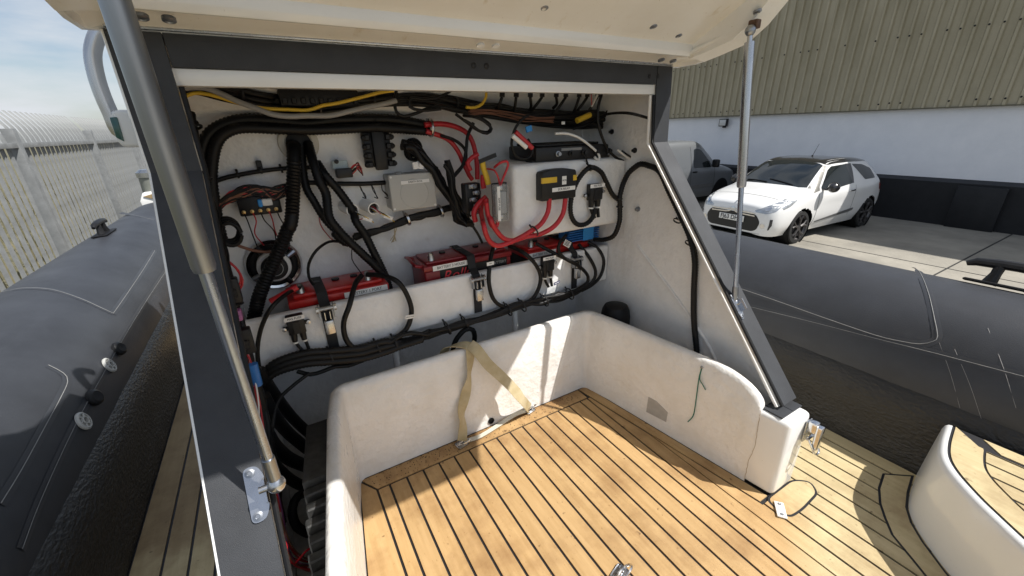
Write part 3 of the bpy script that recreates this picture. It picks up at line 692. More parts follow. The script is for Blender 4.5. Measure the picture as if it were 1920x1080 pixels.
# hull liner and tubes
TR = .28; CR = (1.82,.22); CL = (2*XM-1.82,.22)
for sgn, c, nm, lab in ((1,CR,'inflatable_tube','dark grey inflatable boat tube on the side nearer the parked cars'),(-1,CL,'inflatable_tube','dark grey inflatable boat tube with valves on the side nearer the steel fence')):
    t = thing(nm, lab, 'boat tube', (c[0],1,-.05))
    prof = [(c[0]+TR*math.cos(a), c[1]+TR*math.sin(a)) for a in [2*math.pi*i/72 for i in range(73)]]
    ysn = [-2.6+i*.25 for i in range(29)]
    P = [[(x, y, z) for (x,z) in prof] for y in ysn]
    for k, f in ((4.65,.93),(4.9,.72),(5.05,.4),(5.1,.02)): P.append([(c[0]+(x-c[0])*f, k, c[1]+(z-c[1])*f) for (x,z) in prof])
    for k, f in ((-2.7,.9),(-2.9,.6),(-3.0,.02)): P.insert(0, [(c[0]+(x-c[0])*f, k, c[1]+(z-c[1])*f) for (x,z) in prof])
    MB().grid(P).build('tube_skin', TUBE, t, smooth=60)
    # wrinkled liner from the deck edge up under the tube
    xe = XM+sgn*(1.489-XM); lp = [(xe+sgn*.0,-.02),(xe+sgn*.0,.01),(xe+sgn*.012,.05),(xe+sgn*.022,.11),(xe+sgn*.022,.17),(xe+sgn*.038,.215),(xe+sgn*.07,.25),(xe+sgn*.13,.26)]
    rr = random.Random(5)
    P = [[(x+sgn*rr.uniform(-.0015,.0015), y, z) for (x,z) in lp] for y in [-1.6+i*.05 for i in range(125)]]
    MB().grid(P).build('hull_liner', LINER, t, smooth=60)
    def ring_strip(pts, w, lift, name, m):
        q = smooth_path(pts, .02); mb = MB(); L, Rr = [], []
        for i, p in enumerate(q):
            d = (q[min(i+1,len(q)-1)]-q[max(i-1,0)]).normalized(); nrm = V((p.x-c[0],0,p.z-c[1])).normalized(); s = d.cross(nrm).normalized()*w
            L.append(p-s+nrm*lift); Rr.append(p+s+nrm*lift)
        return mb.grid([L,[p+V((p.x-c[0],0,p.z-c[1])).normalized()*min(w*.7,.0011) for p in [(a+b)/2 for a,b in zip(L,Rr)]],Rr]).build(name, m, t)
    _rs = ring_strip
    def ring_strip(pts, w, lift, name, m):
        if name == 'seam': _rs(pts, .011, -.0002, 'seam_tape', TUBEP)
        return _rs(pts, w, lift+(.0012 if name == 'seam' else 0), name, m)
    if sgn > 0:
        pc = lambda *p: [PC(a,b,c,TR+.001) for a,b in p]
        bd = pc((1388,541),(1450,562),(1540,594),(1640,628),(1690,640),(1725,645),(1750,640),(1758,630),(1752,598),(1742,555),(1731,524),(1722,508),(1713,502))
        ring_strip(bd, .0010, .0005, 'seam', SEAM)
        ring_strip(pc((1398,573),(1520,603),(1640,634),(1760,664),(1920,706)), .0008, .0005, 'seam', SEAM)
        # raised smooth patch inside that outline
        for (a,b) in (((1757,632),(1800,765)),((1790,655),(1840,785)),((1852,615),(1905,765))):
            ring_strip(pc(a,((a[0]+b[0])/2+3,(a[1]+b[1])/2),b), .0006, .0004, 'scratch', SEAM)
        # tapering cone joint low on the tube
        ring_strip(pc((1410,618),(1560,652),(1700,688),(1920,747)), .009, -.003, 'rubbing_band', TUBEP)
    else:
        pc = lambda *p: [PC(a,b,c,TR+.001) for a,b in p]
        ring_strip(pc((318,497),(270,570),(224,646),(186,713),(150,778),(110,860),(70,950),(40,1030)), .0008, .0005, 'seam', SEAM)
        ring_strip(pc((0,549),(40,541),(95,543),(150,560),(190,578),(212,588)), .0010, .0005, 'seam', SEAM)
        ring_strip(pc((212,588),(240,548),(270,503),(290,470)), .0010, .0005, 'seam', SEAM)
        ring_strip(pc((90,685),(118,700),(126,716),(112,748),(88,792),(40,880),(0,945)), .0011, .0005, 'seam', SEAM)
        ring_strip(pc((226,399),(262,406),(300,416)), .0010, .0005, 'seam', SEAM)
        ring_strip(pc((330,575),(290,630),(240,712),(190,800),(150,880),(120,960)), .011, -.003, 'rubbing_band', TUBEP)
# cleats on the tubes
def tube_cleat(p0, c, lab):
    t = thing('tube_cleat', lab, 'cleat', p0)
    n = V((p0.x-c[0],0,p0.z-c[1])).normalized(); M = frame(p0, (0,1,0), V((0,1,0)).cross(n)*-1)
    mb = MB().box((-.10,-.035,-.002),(.10,.035,.008),.006,2,M); mb.build('base_pad', RUB, t)
    mb = MB(); bar = [(-.11,0,.052),(-.09,0,.062),(-.04,0,.066),(0,0,.067),(.04,0,.066),(.09,0,.062),(.11,0,.052)]
    mb.tube([M@V(q) for q in bar], [.008,.013,.015,.015,.015,.013,.008], 10)
    for s in (-.04,.04): mb.tube([M@V((s*1.15,0,.0)),M@V((s,0,.035)),M@V((s*.95,0,.062))], [.019,.013,.014], 10)
    mb.build('horn_bar', PLB, t)
tube_cleat(PC(1893,541,CR,TR+.002), CR, 'black horn cleat on top of the tube beside the yard concrete')
tube_cleat(PC(196,438,CL,TR+.002), CL, 'small black cleat on the tube in front of the steel fence')
# inflation valves with caps
def valve(px, py, cap, lab):
    p = PC(px,py,CL,TR+.002); n = V((p.x-CL[0],0,p.z-CL[1])).normalized()
    if cap:
        t = thing('valve_cap', lab, 'valve cap', p, 'open valve caps on the tube')
        MB().lathe([(.001,.016),(.016,.017),(.023,.012),(.025,.004),(.020,.0),(.001,.0)], p, (n+V((.15,-.25,.1))).normalized(), 20).build('cap_dish', PLB, t)
        MB().box((-.006,-.03,.0),(.006,.0,.004),.001,1,frame(p,(0,0,1),(0,1,0))).build('tab', PLB, t)
    else:
        t = thing('inflation_valve', lab, 'valve', p, 'inflation valves on the tube')
        MB().lathe([(.026,.0),(.026,.004),(.022,.007),(.019,.0065),(.019,.003),(.011,.003),(.011,.009),(.008,.009),(.008,.001),(.001,.001)], p, n, 28).build('ring', PLG, t)
        u = n.orthogonal().normalized(); w = n.cross(u)
        for k in range(6):
            a = k*math.pi/3; d = u*math.cos(a)+w*math.sin(a); MB().tube([p+d*.009+n*.006,p+d*.021+n*.005],.0022,6).build('spoke', PLG, t)
        MB().lathe([(.0085,.002),(.001,.002)], p, n, 16).build('valve_hole', RUB, t)
valve(220,655,True,'black dished valve cap at the aft end of the row of valves on the tube')
valve(204,685,False,'pale grey star spoked inflation valve between the two black caps')
valve(173,747,True,'black dished valve cap between the two grey inflation valves')
valve(155,790,False,'pale grey star spoked inflation valve at the forward end of the row')

# ---- console shell
BW = 1.34
SL, SR = -.14, 1.12                                   # inner faces of the sides
K0, K1, K2 = (.415,.268), (.953,.94), (.965,1.165)      # front edge profile (y, z)
console = thing('console', 'white boat console shell with its open front compartment', 'console', (XM,1.2,0))
sidep = [(K0[0]+.0,0),(K0[0]+.012,.262),(K1[0],K1[1]),(K2[0],K2[1]-.002),(1.78,1.165),(1.88,.6),(1.88,0)]
MB().prism([(SR,y,z) for y,z in sidep], (.030,0,0)).build('side_panel', GRP, console)
MB().prism([(SL,y,z) for y,z in sidep], (-.030,0,0)).build('side_panel', GRP, console)
# back wall with forward-leaning upper ledge
prof = [(BW,.002),(BW,.45),(BW-.002,.80),(BW,1.035),(BW-.006,1.046),(BW-.05,1.062),(BW-.10,1.10),(BW-.13,1.158)]
xs = [SL+.001+(SR-SL-.002)*i/40 for i in range(41)]; rr = random.Random(11)
MB().grid([[(x, y+rr.uniform(-.0012,.0012), z) for x in xs] for y,z in prof]).build('back_wall', GRP, console, smooth=60)
MB().box((SL+.001,K2[0]+.012,1.152),(SR-.001,1.78,1.1625)).build('top_panel', GRP, console, smooth=0)
SOLE = mat('grubby_white_sole', (.62,.61,.58), .5, col2=(.30,.29,.27), vscale=11, bump=.3, bscale=40)
for poly in ([(SL+.001,1.085),(SR-.001,1.085),(SR-.001,BW),(SL+.001,BW)], [(SL+.001,.43),(inL(.43)-.02,.43),(inL(1.085)-.02,1.085),(SL+.001,1.085)], [(inR(.47)+.02,.47),(SR-.001,.47),(SR-.001,1.085),(inR(1.085)+.02,1.085)]):
    MB().add([(x,y,.004) for x,y in poly], [(0,1,2,3)]).build('sole', SOLE, console, smooth=0)
MB().box((SL+.001,1.86,.0),(SR-.001,1.88,1.15)).build('aft_panel', GEL, console, smooth=0)
# front frame: charcoal anti-slip on slanted posts and top beam, with white return lip and rubber seal
nsl = V((0, K1[1]-K0[1], -(K1[0]-K0[0]))).normalized(); nsl = -nsl if nsl.y > 0 else nsl   # outward (forward/up)
def on_slant(px, py): return PP(px, py, (0,K1[0],K1[1]), nsl)
e_sl = V((0,K1[0]-K0[0],K1[1]-K0[1]))
def post(xo, xi, name='post_pad', z0=None):
    base = V((0,*K0)) if z0 is None else V((0,*K0))-e_sl*z0
    A = [V((xo,base.y,base.z)),V((xi,base.y,base.z)),V((xi,K1[0],K1[1])),V((xo,K1[0],K1[1]))]
    return MB().prism(A, nsl*.005)
for xo, xi, sg in ((1.152,1.088,1),(-.172,-.100,-1)):
    post(xo, xi, z0=(0 if sg > 0 else .06)).build('post_pad', PAD, console, smooth=0)
    # vertical pad above the knee
    MB().prism([(xo,K1[0],K1[1]+.001),(xi,K1[0],K1[1]+.001),(xi,K2[0],1.1095),(xi-sg*0,K2[0],1.1605),(xo,K2[0],1.1605)], (0,-.005,0)).build('upper_post_pad', PAD, console, smooth=0)
    # moulded rim carrying the pads
    MB().prism([(xo,K0[0],K0[1]),(xi,K0[0],K0[1]),(xi,K1[0]-.0005,K1[1]),(xo,K1[0]-.0005,K1[1])], -nsl*.022).build('rim', GEL, console, smooth=0)
    MB().prism([(xo,K1[0]+.0005,K1[1]),(xi,K1[0]+.0005,K1[1]),(xi,K2[0],K2[1]-.004),(xo,K2[0],K2[1]-.004)], (0,.022,0)).build('rim', GEL, console, smooth=0)
    # rubber seal along the inner edge
    s = xi-sg*.006
    MB().tube([V((s,K0[0],K0[1]))+nsl*.003,V((s,K1[0],K1[1]))+nsl*.003,V((s,K2[0]-.003,1.08))],.0042,8).build('seal_strip', RUB, console)
    # white return edge outside
    if sg < 0: MB().tube([V((xo-.001,K0[0],K0[1]))-e_sl*.06+nsl*.001,V((xo-.001,K1[0],K1[1]))+nsl*.001,V((xo-.001,K2[0],1.16))],.0035,6).build('edge_bead', GEL, console)
    else: MB().tube([V((s-.0075,K0[0]+.004,K0[1]))-nsl*.004,V((s-.0075,K1[0]+.006,K1[1]))-nsl*.004,V((s-.0075,K2[0]+.004,1.08))],.0045,6).build('return_edge', GRPD, console)
MB().box((-.0985,K2[0]-.0045,1.110),(1.0865,K2[0]+.02,1.1605),.001).build('beam_pad', PAD, console)
MB().box((-.108,K2[0]+.001,1.082),(1.087,K2[0]+.03,1.1095),.002).build('beam', GEL, console)
for px, py in ((888,123),(912,124),(1218,143),(1234,143)):
    q = PY(px,py,K2[0]-.0045); MB().lathe([(.0065,0),(.0065,-.0015),(.004,-.003),(.0001,-.003)], q, (0,1,0), 14).build('bolt_head', PLB, console)
# latch block at the foot of the post
blk = [(1.046,.366),(1.153,.366),(1.153,.455),(1.034,.455)]
MB().prism([(x,y,.001) for x,y in blk], (0,0,.252), .014, 3).build('foot_block', GEL, console)
bt = .2545
MB().prism([(1.050,.392,bt),(1.103,.392,bt),(1.103,.446,bt),(1.050,.446,bt)], (0,0,.004), .0008, 1).build('foot_pad', PAD, console)
MB().prism([(1.1045,.392,bt),(1.150,.392,bt),(1.150,.446,bt),(1.1045,.446,bt)], (0,0,.004), .0008, 1).build('foot_pad', PAD, console)
cov = MB(); cv = [(.446,bt+.003),(.428,bt+.006),(.421,bt+.016),(.428,bt+.032),(.44,bt+.048)]
cov.grid([[(x,y,z) for (y,z) in cv] for x in (1.09,1.152)]); cov.build('cove_pad', PAD, console, smooth=60)
# slotted striker on the knee of the far post
sk = V((1.118,K1[0]-.03,K1[1]-.045))+nsl*.006
MB().prism([sk+V((a,0,0))+e_sl.normalized()*b for a,b in rnd([(-.010,-.030),(.010,-.030),(.010,.030),(-.010,.030)],.009)], nsl*.002).build('striker_plate', SS, console)
# inner shelf for batteries and the moulded equipment box
SY, SZ = 1.15, .553
shelf = MB().box((SL+.002,SY,.405),(SR-.002,SY+.028,SZ),.008,3); shelf.build('shelf_front', GRP, console)
MB().box((SL+.002,SY+.026,.405),(SR-.002,BW-.001,.425)).build('shelf_tray', GRP, console, smooth=0)
for px, py in ((743,672),(966,602)):
    q = PY(px,py,SY+.07); MB().cyl((q.x,q.y,.006),(q.x,q.y,.406),.011,14).build('support_post', GEL, console)
ebx = [(.642,.655),(SR-.001,.655),(SR-.001,.893),(.642,.893)]
MB().prism([(x,1.085,z) for x,z in ebx], (0,BW-1.085-.001,0), .018, 4).build('equipment_box', GRP, console)
# soft diagonal glass-fibre rib on the far side panel
MB().tube(smooth_path([PX(1195,460,SR),PX(1270,560,SR),PX(1330,650,SR),PX(1360,720,SR)],.03),.006,8).build('moulding_rib', GRP, console)
for px,py in ((1197,392),(1148,247),(1191,282)):
    q = PX(px,py,SR); MB().lathe([(.009,0),(.009,-.004),(.005,-.005),(.005,-.014),(.0001,-.014)], q, (1,0,0), 12).build('bolt_end', SSD if px==1197 else PLB, console)

# ---- the coaming round the well (one continuous moulding)
def coaming():
    pts = [(inL(-.9),-.9),(inL(.2),.2),(inL(.6),.6),(inL(.95),.95)]
    def corner(c, a0, a1, r, n=6): return [(c[0]+r*math.cos(a0+(a1-a0)*i/n), c[1]+r*math.sin(a0+(a1-a0)*i/n)) for i in range(n+1)]
    r = .022
    pts += corner((.048+r+.003,1.06-r), math.pi-.136, math.pi/2, r)
    pts += [(.25,1.06),(.5,1.06),(.75,1.06)]
    pts += corner((.951-r-.003,1.06-r), math.pi/2, .136, r)
    pts += [(inR(y),y) for y in (.95,.85,.75,.65,.58,.54,.52,.50,.485,.47,.458,.449,.444,.4405)]
    T = .032; rows = []
    for i, p in enumerate(pts):
        a, b = V(pts[max(i-1,0)]), V(pts[min(i+1,len(pts)-1)]); d = (b-a).normalized(); nrm = V((-d.y, d.x))
        h = .338
        if i > len(pts)-13:                             # rounded drop towards the latch block
            y = p[1]; t = max(0,min(1,(.60-y)/(.60-.4405))); h = .338-.082*(1-math.sqrt(max(0,1-t*t)))
        prof = [(0,.0),(0,h*.5),(-.001,h-.018),(.004,h-.006),(.010,h),(T-.010,h),(T-.003,h-.006),(T,h-.016),(T,.0)]
        rows.append([(p[0]+nrm.x*o, p[1]+nrm.y*o, z) for o, z in prof])
    o = MB().grid(rows).build('well_coaming', GRPD, smooth=60)
    return o
co = recalc(coaming()); tag(co, 'white moulded upstand wall running round the teak floored well', 'coaming')
# dark worn patch, and hairline crack on the coaming
pq = [PX(*p, 0) for p in ()] if False else None
def on_right(px, py, off=.0):                           # onto the right-hand coaming's inner face
    n = V((-1,-.137,0)).normalized(); return PP(px, py, (.951,1.06,0), n)+n*off
pt = [on_right(*p, .0012) for p in ((1216,744),(1231,752),(1252,773),(1249,791),(1212,772))]
n5 = len(pt); tag(MB().add(pt+[p+V((.0012,.0,0)) for p in pt], [tuple(range(n5))]+[(i,(i+1)%n5,n5+(i+1)%n5,n5+i) for i in range(n5)]).build('repair_patch', mat('grey_patch', (.42,.41,.39), .6, var=.15, vscale=40), smooth=0), 'grey five sided repair patch stuck low on the white coaming', 'patch')
ck = smooth_path([on_right(*p, .0004) for p in ((1426,770),(1421,800),(1414,840),(1405,860),(1399,885),(1394,905))], .01)
MB().tube([p+V((0,random.uniform(-.001,.001),0)) for p in ck], .0007, 5).build('crack', mat('rusty_crack', (.48,.38,.28), .8, var=.3), co)

# ---- bow locker on the right with teak top
bl = thing('bow_locker', 'white curved locker moulding with teak pad top beside the walkway', 'locker', (1.4,-.2,0))
crv = [PZ(*zDs(*p), 0) for p in ((785,548),(757,640),(750,720),(777,800),(838,900),(960,1062))]
crv = [(1.488,.184)]+[(p.x,p.y) for p in crv[1:]]+[(1.105,-.07),(1.05,-.22),(1.03,-.45),(1.03,-.9)]
q = smooth_path([(x,y,0) for x,y in crv], .015); LH = .198; rows = []
for i, p in enumerate(q):
    a, b = q[max(i-1,0)], q[min(i+1,len(q)-1)]; d = (b-a).normalized(); nn = V((d.y,-d.x,0)); nn = nn if nn.x < 0 or nn.y > 0 else -nn
    prof = [(0,.0),(.004,LH*.5),(.008,LH-.02),(.011,LH-.007),(.017,LH-.001),(.024,LH)]
    rows.append([p-nn*o+V((0,0,z)) for o, z in prof])
o = MB().grid(rows).build('locker_shell', GEL, bl, smooth=60); recalc(o)
top = [(r[-1].x, r[-1].y) for r in rows]
tp = top+[(1.488,-.9)]
n_ = len(tp); MB().add([(x,y,LH-.0015) for x,y in tp],[tuple(range(n_))]).build('locker_top', CAULK, bl, smooth=0)
def rowoff(o): return [(p.x-0, p.y) for p in [rows[i][-1]+((q[min(i+1,len(q)-1)]-q[max(i-1,0)]).normalized().cross(V((0,0,1)))*(-1 if True else 1))*o for i in range(len(q))]]
def offs(o):
    out = []
    for i, r in enumerate(rows):
        d = (r[-1]-r[0]); d.z = 0; d = d.normalized(); p = r[-1]+d*o; out.append((p.x,p.y))
    return out
m0, m1 = offs(.006), offs(.062)
ni = len(m0); h = int(ni*.42)
def lk(poly, nm='plank'): return plank(poly, LH+.001, nm, TEAK, bl)
i0 = 0; m1 = [(min(x,1.440),y) for x,y in m1]
lk(m0[i0:h]+m1[i0:h][::-1], 'margin_plank'); lk(m0[h:]+m1[h:][::-1], 'margin_plank')
inner = [p for p in offs(.067) if p[0] < 1.44]
ip = inner+[(1.44,-.9)] if inner else []
for a in [1.03+.05*k for k in range(0, 9)]:
    lk(clip_half(clip_half(ip, -1,0,-(a+CG)), 1,0,a+.05-CG))
lk([(1.446,.06),(1.486,.10),(1.486,-.9),(1.446,-.9)])

# ---- lid (hinged up): cream underside with rim and lip
lid = thing('hatch_lid', 'open cream moulded lid raised over the console on gas struts', 'hatch lid', (XM,.96,1.17))
def lid_z(y):                                            # rim height along the lid
    K = [(.975,1.1625),(.90,1.1635),(.826,1.178),(.752,1.195),(.703,1.230),(.66,1.278),(.52,1.364),(.28,1.50),(.0,1.66)]
    for (a, za), (b, zb) in zip(K, K[1:]):
        if y >= b: return za+(zb-za)*(a-y)/(a-b)
    return K[-1][1]
ysl = [.975,.965,.93,.90,.885,.876,.86,.83,.79,.752,.725,.703,.68,.66,.60,.52,.4,.28,.15,.06,.015,0]
xsl = [-.200,-.192,-.165,-.13,-.118,-.10,.1,.3,.5,.7,.9,1.088,1.106,1.118,1.152,1.180,1.188]
P = []
for y in ysl:
    row = []
    for x in xsl:
        z = lid_z(y)
        inner_ = -.125 < x < 1.112
        edge = min(x+.2, 1.188-x)
        if inner_ and .02 < y < .88:
            zi = 1.188+ (.87-y)*.50 if y > .6 else lid_z(y)+.028
            z = max(z+.0, zi) if y < .876 else 1.188
            if y > .6: z = zi+.010
        elif y >= .88:
            z = 1.1645+(.968-y)*.27 if y < .97 else 1.1645
            if not inner_: z = min(z, lid_z(y)+.012)
        if edge < .012: z -= .004
        row.append((x,y,z))
    P.append(row)
MB().grid(P).build('lid_underside', LIDM, lid, smooth=42)
rz = 1.186
MB().prism([(-.122,.884,rz-.004),(-.122,.878,rz-.012),(-.122,.868,rz-.013),(-.122,.862,rz-.002),(-.122,.862,rz+.02),(-.122,.884,rz+.012)], (1.232,0,0), .002, 2).build('lip_ridge', GEL, lid)
for xr in (-.122, 1.108):
    MB().tube(smooth_path([V((xr,.866,rz-.004)),V((xr+(.010 if xr>0 else -.010),.80,rz+.018)),V((xr+(.016 if xr>0 else -.016),.72,rz+.052)),V((xr+(.02 if xr>0 else -.02),.60,1.325)),V((xr+(.02 if xr>0 else -.02),.30,1.50))],.02), .007, 8).build('side_ridge', LIDM, lid)
# outer shell above
P2 = [[(x, y-.004 if y < .01 else y, z+(.05 if .01 < (x+.2) < 1.37 else .0)) for (x,y,z) in [(x,y,lid_z(y)+.004) for x in xsl]] for y in ysl]
P2 = [[(xsl[j], ysl[i], lid_z(ysl[i])+(.075 if 1 < j < len(xsl)-2 and 1 < i < len(ysl)-1 else -.003)) for j in range(len(xsl))] for i in range(len(ysl))]
MB().grid(P2).build('lid_top', GEL, lid, smooth=42)
MB().box((-.17,.957,1.1628),(1.15,1.03,1.1695),.002).build('hinge_strip', SS, lid)
def lid_hit(px, py):
    r = ray(px, py); best = None
    for k in range(400):
        t = .3+k*.004; p = CAM+r*t
        if p.y > .2 and p.z >= (1.188+(.87-p.y)*.5+.010 if p.y < .876 and -.125 < p.x < 1.112 else lid_z(max(0,p.y))): return p
    return CAM+r*1.2
for px, py in ((1020,15),(1225,50),(1272,67),(1240,113),(1262,115),(265,32),(317,37),(1420,22)):
    p = lid_hit(px, py); MB().lathe([(.0095,.003),(.0095,-.0015),(.0055,-.003),(.0045,-.0015),(.0001,-.0015)], p, (0,.3,1), 14).build('screw_washer', SSD, lid)
for px, py in ((901,86),(930,87)):
    p = lid_hit(px, py); MB().lathe([(.009,.003),(.009,-.0012),(.0001,-.0012)], p, (0,.3,1), 14).build('drain_plug', GEL, lid)

# ---- gas struts
def strut(x, foot, knuckle_r, topv, lab, xt, label_plate):
    t = thing('gas_strut', lab, 'gas strut', foot)
    d = (topv-foot).normalized(); L = (topv-foot).length
    rod_end = foot+d*.33
    MB().cyl(foot+d*.01, rod_end+d*.02, .0068, 16).build('rod', mat('polished_rod', (.40,.44,.52), .28, 1, var=.12, vscale=40), t)
    MB().lathe([(.0001,-.003),(.0105,0),(.0118,.006),(.0118,.35),(.0105,L-.33-.035),(.006,L-.33-.03),(.006,L-.33-.012)], rod_end, d, 24).build('cylinder', SSD if x < 0 else SS, t)
    MB().cyl(foot+d*.012, foot+d*.05, .0085, 16).build('rod_end', SSD, t)
    MB().lathe([(.0001,-.0125),(.007,-.011),(.011,-.006),(.0125,0),(.011,.006),(.007,.011),(.0001,.0125)], foot, d, 18).build('ball_socket', SS, t)
    MB().lathe([(.0001,-.0125),(.007,-.011),(.011,-.006),(.0125,0),(.011,.006),(.007,.011),(.0001,.0125)], topv, d, 18).build('ball_socket', SSD, t)
    return t
fR = V((1.100,.604,.505)); tR = V((1.100,.694,1.205))
strut(1, fR, 0, tR, 'slim stainless gas strut footed on the far post beside the car', 1.1, None)
fL = V((-.081,.556,.530)); tL = V((-.081,.530,1.232))
strut(-1, fL, 0, tL, 'thick stainless gas strut rising beside the near grey post', -.08, None)
# strut foot brackets
def bracket(c, L, w, lab, side):
    t = thing('strut_bracket', lab, 'bracket', c); ax = e_sl.normalized(); sx = V((1,0,0))
    pl = [c+sx*a+ax*b+nsl*.0055 for a,b in rnd([(-w,-L),(w*.4,-L),(w,-L*.55),(w,L*.55),(w*.4,L),(-w,L)],.010)]
    MB().prism(pl, nsl*.003).build('plate', SS, t)
    for s in (-1,1):
        q = c+ax*s*L*.78-sx*w*.35+nsl*.0088; MB().lathe([(.0065,0),(.0065,.002),(.0035,.0025),(.003,.001),(.0001,.001)], q, nsl, 14).build('screw', SSD, t)
    # upturned flange and ball stud
    f = c+sx*(w*.8 if side > 0 else w*.8)
    MB().prism([f+ax*a+nsl*.006 for a in (-L*.5,L*.5)]+[f+ax*a+nsl*.026 for a in (L*.4,-L*.4)], sx*.003).build('flange', SS, t)
    return t, f
t, f = bracket(on_slant(484,924), .040, .013, 'bright stainless bracket holding the strut foot on the near grey post', 1)
MB().cyl(fL+V((-.022,0,0)), fL, .005, 12).build('ball_stud', SS, t)
t, f = bracket(V((1.094,.598,.497)), .040, .010, 'small stainless bracket holding the strut foot on the far post', -1)
MB().cyl(fR+V((.012,0,-.004)), fR, .004, 12).build('ball_stud', SS, t)
# upper anchor on the lid rim
MB().box((tR.x+.004,tR.y-.012,tR.z+.004),(tR.x+.022,tR.y+.012,tR.z+.024),.003).build('strut_anchor', mat('rusty_bracket', (.20,.12,.08), .6, .5, var=.5, vscale=40), lid)

# ---- grab rail and nav lights on the outside of the console
gr = thing('grab_rail', 'bent stainless grab rail on the outside of the console', 'grab rail', (-.17,1.0,1.04))
rp = [PY(*p, 1.09) for p in ((222,40),(200,46),(183,66),(174,100),(180,140),(193,180),(208,214),(222,245),(245,258))]
MB().tube(smooth_path(rp,.008), .0125, 16).build('rail_tube', SS, gr)
nv = thing('navigation_light', 'white navigation light housing with green lens on the console side', 'navigation light', (-.19,1.02,.98))
hs = MB(); hp = [PY(*p,1.02) for p in ((205,212),(212,205),(262,206),(272,276),(228,277),(214,258))]
hs.prism(hp, (0,.09,0), .008, 3); hs.build('housing', PLW, nv)
lp = [PY(*p,1.017) for p in ((204,220),(219,219),(233,266),(217,258))]
ls = MB().prism(lp, (0,.06,0), .002, 2).build('lens', GLS, nv)
nv2 = thing('navigation_light', 'small white domed light on the console side in front of the cladding', 'navigation light', (1.152,1.0,1.02))
MB().lathe([(.032,0),(.032,.004),(.028,.012),(.016,.018),(.0001,.019)], (1.151,1.0,PX(1252,231,1.16).z), (1,0,0), 20).build('housing', PLW, nv2)

# ---- pod seen past the console, aft on the starboard side
pp = PC(285,385,CL,TR)
pod = thing('aft_pod', 'white moulded pod with teak pad standing aft on the tube', 'pod', (pp.x,pp.y,.4))
b0 = V((CL[0]+.14, pp.y+.55, .42))
hp = [PY(*p, b0.y) for p in ((262,378),(266,362),(300,357),(320,357),(320,408),(300,408),(270,394))]
MB().prism(hp, (0,.5,0), .01, 2).build('moulding', GEL, pod)
MB().prism([PY(*p, b0.y-.01) for p in ((268,369),(298,360),(318,360),(318,374),(290,374))], (0,.4,.03), .002, 1).build('teak_pad', TEAK, pod)
st = thing('stern_light_post', 'grey capped post with chrome top standing on the aft pod', 'post', (b0.x,b0.y+.2,.46))
w0 = PY(293,352,b0.y+.15); 
MB().lathe([(.10,-.16),(.105,-.05),(.10,.10),(.0001,.11)], w0, (0,.0,1), 20).build('body', mat('grey_green_cover', (.22,.23,.20), .6, var=.2), st)
MB().lathe([(.11,.10),(.11,.14),(.08,.165),(.0001,.17)], w0, (0,0,1), 20).build('cap', SS, st)

# ================================================================ INSIDE THE CONSOLE
FX_ = Matrix.Rotation(math.radians(90),4,'X')           # lettering frame: x right, y up, facing the bow
def facing(p, rz=0): return Matrix.Translation(p) @ FX_ @ Matrix.Rotation(rz,4,'Z')
def rect(z, x0, y0, x1, y1, yf):
    xm, ym = (x0+x1)/2, (y0+y1)/2
    return PY(*z(x0,ym),yf).x, PY(*z(x1,ym),yf).x, PY(*z(xm,y1),yf).z, PY(*z(xm,y0),yf).z
def label_on(parent, p, w, h, body, rot=0, size=None, inkm=None, paper=None, tscale=1):
    M = facing(p, rot); lb = MB().box((-w/2,-h/2,0),(w/2,h/2,.0008),0,1,M).build('label_strip', paper or PAPER, parent, smooth=0)
    if body: text(body, size or h*.72, inkm or INK, lb, M@Matrix.Translation((0,0,.0013)), font_scale=tscale, ext=.0002)
    return lb

# ---------------- batteries
def battery(name_lab, z, pl, pr, yf, depth, body_m, lid_m, lab_text, lx, label, handles, lidh=.035, brand=None):
    a, b = PY(*z(*pl),yf), PY(*z(*pr),yf); zt = (a.z+b.z)/2; x0, x1 = a.x, b.x; z0 = .4255
    t = thing('battery', label, 'battery', ((x0+x1)/2, yf+depth/2, z0))
    MB().box((x0,yf,z0),(x1,yf+depth,zt-lidh),.006,3).build('case', body_m, t)
    MB().box((x0-.003,yf-.003,zt-lidh),(x1+.003,yf+depth+.003,zt-lidh*.35),.004,2).build('lid', lid_m, t)
    MB().box((x0+.012,yf+.012,zt-lidh*.36),(x1-.012,yf+depth-.012,zt),.005,2).build('top_cover', lid_m, t)
    for i, xx in enumerate((x0+.035, x1-.05)):
        tp = MB().lathe([(.013,0),(.011,.006),(.010,.020),(.0001,.021)], (xx,yf+.03,zt-.004), (0,0,1), 14).build('terminal', SS, t)
        MB().lathe([(.008,.018),(.008,.026),(.004,.03),(.0001,.03)], (xx,yf+.03,zt-.004), (0,0,1), 6).build('nut', SSD, tp)
    for k in range(3):
        xx = x0+(x1-x0)*(.30+.2*k); MB().lathe([(.011,0),(.011,.006),(.0001,.007)], (xx,yf+depth*.62,zt-.001), (0,0,1), 14).build('vent_cap', PLB, t)
    if handles:
        for sx, s in ((x0,-1),(x1,1)):
            if s > 0 and handles < 2: continue
            MB().tube(smooth_path([V((sx,yf+.02,zt-.012)),V((sx+s*.022,yf+.015,zt-.006)),V((sx+s*.026,yf+depth*.5,zt+.004)),V((sx+s*.022,yf+depth-.02,zt-.004)),V((sx,yf+depth-.03,zt-.012))],.01),.0055,8).build('carry_handle', body_m, t)
    if lab_text:
        label_on(t, V((x0+(x1-x0)*lx, yf-.0045, zt-lidh*.68)), .125, .017, lab_text, size=.0125, tscale=.93)
    return t, x0, x1, zt
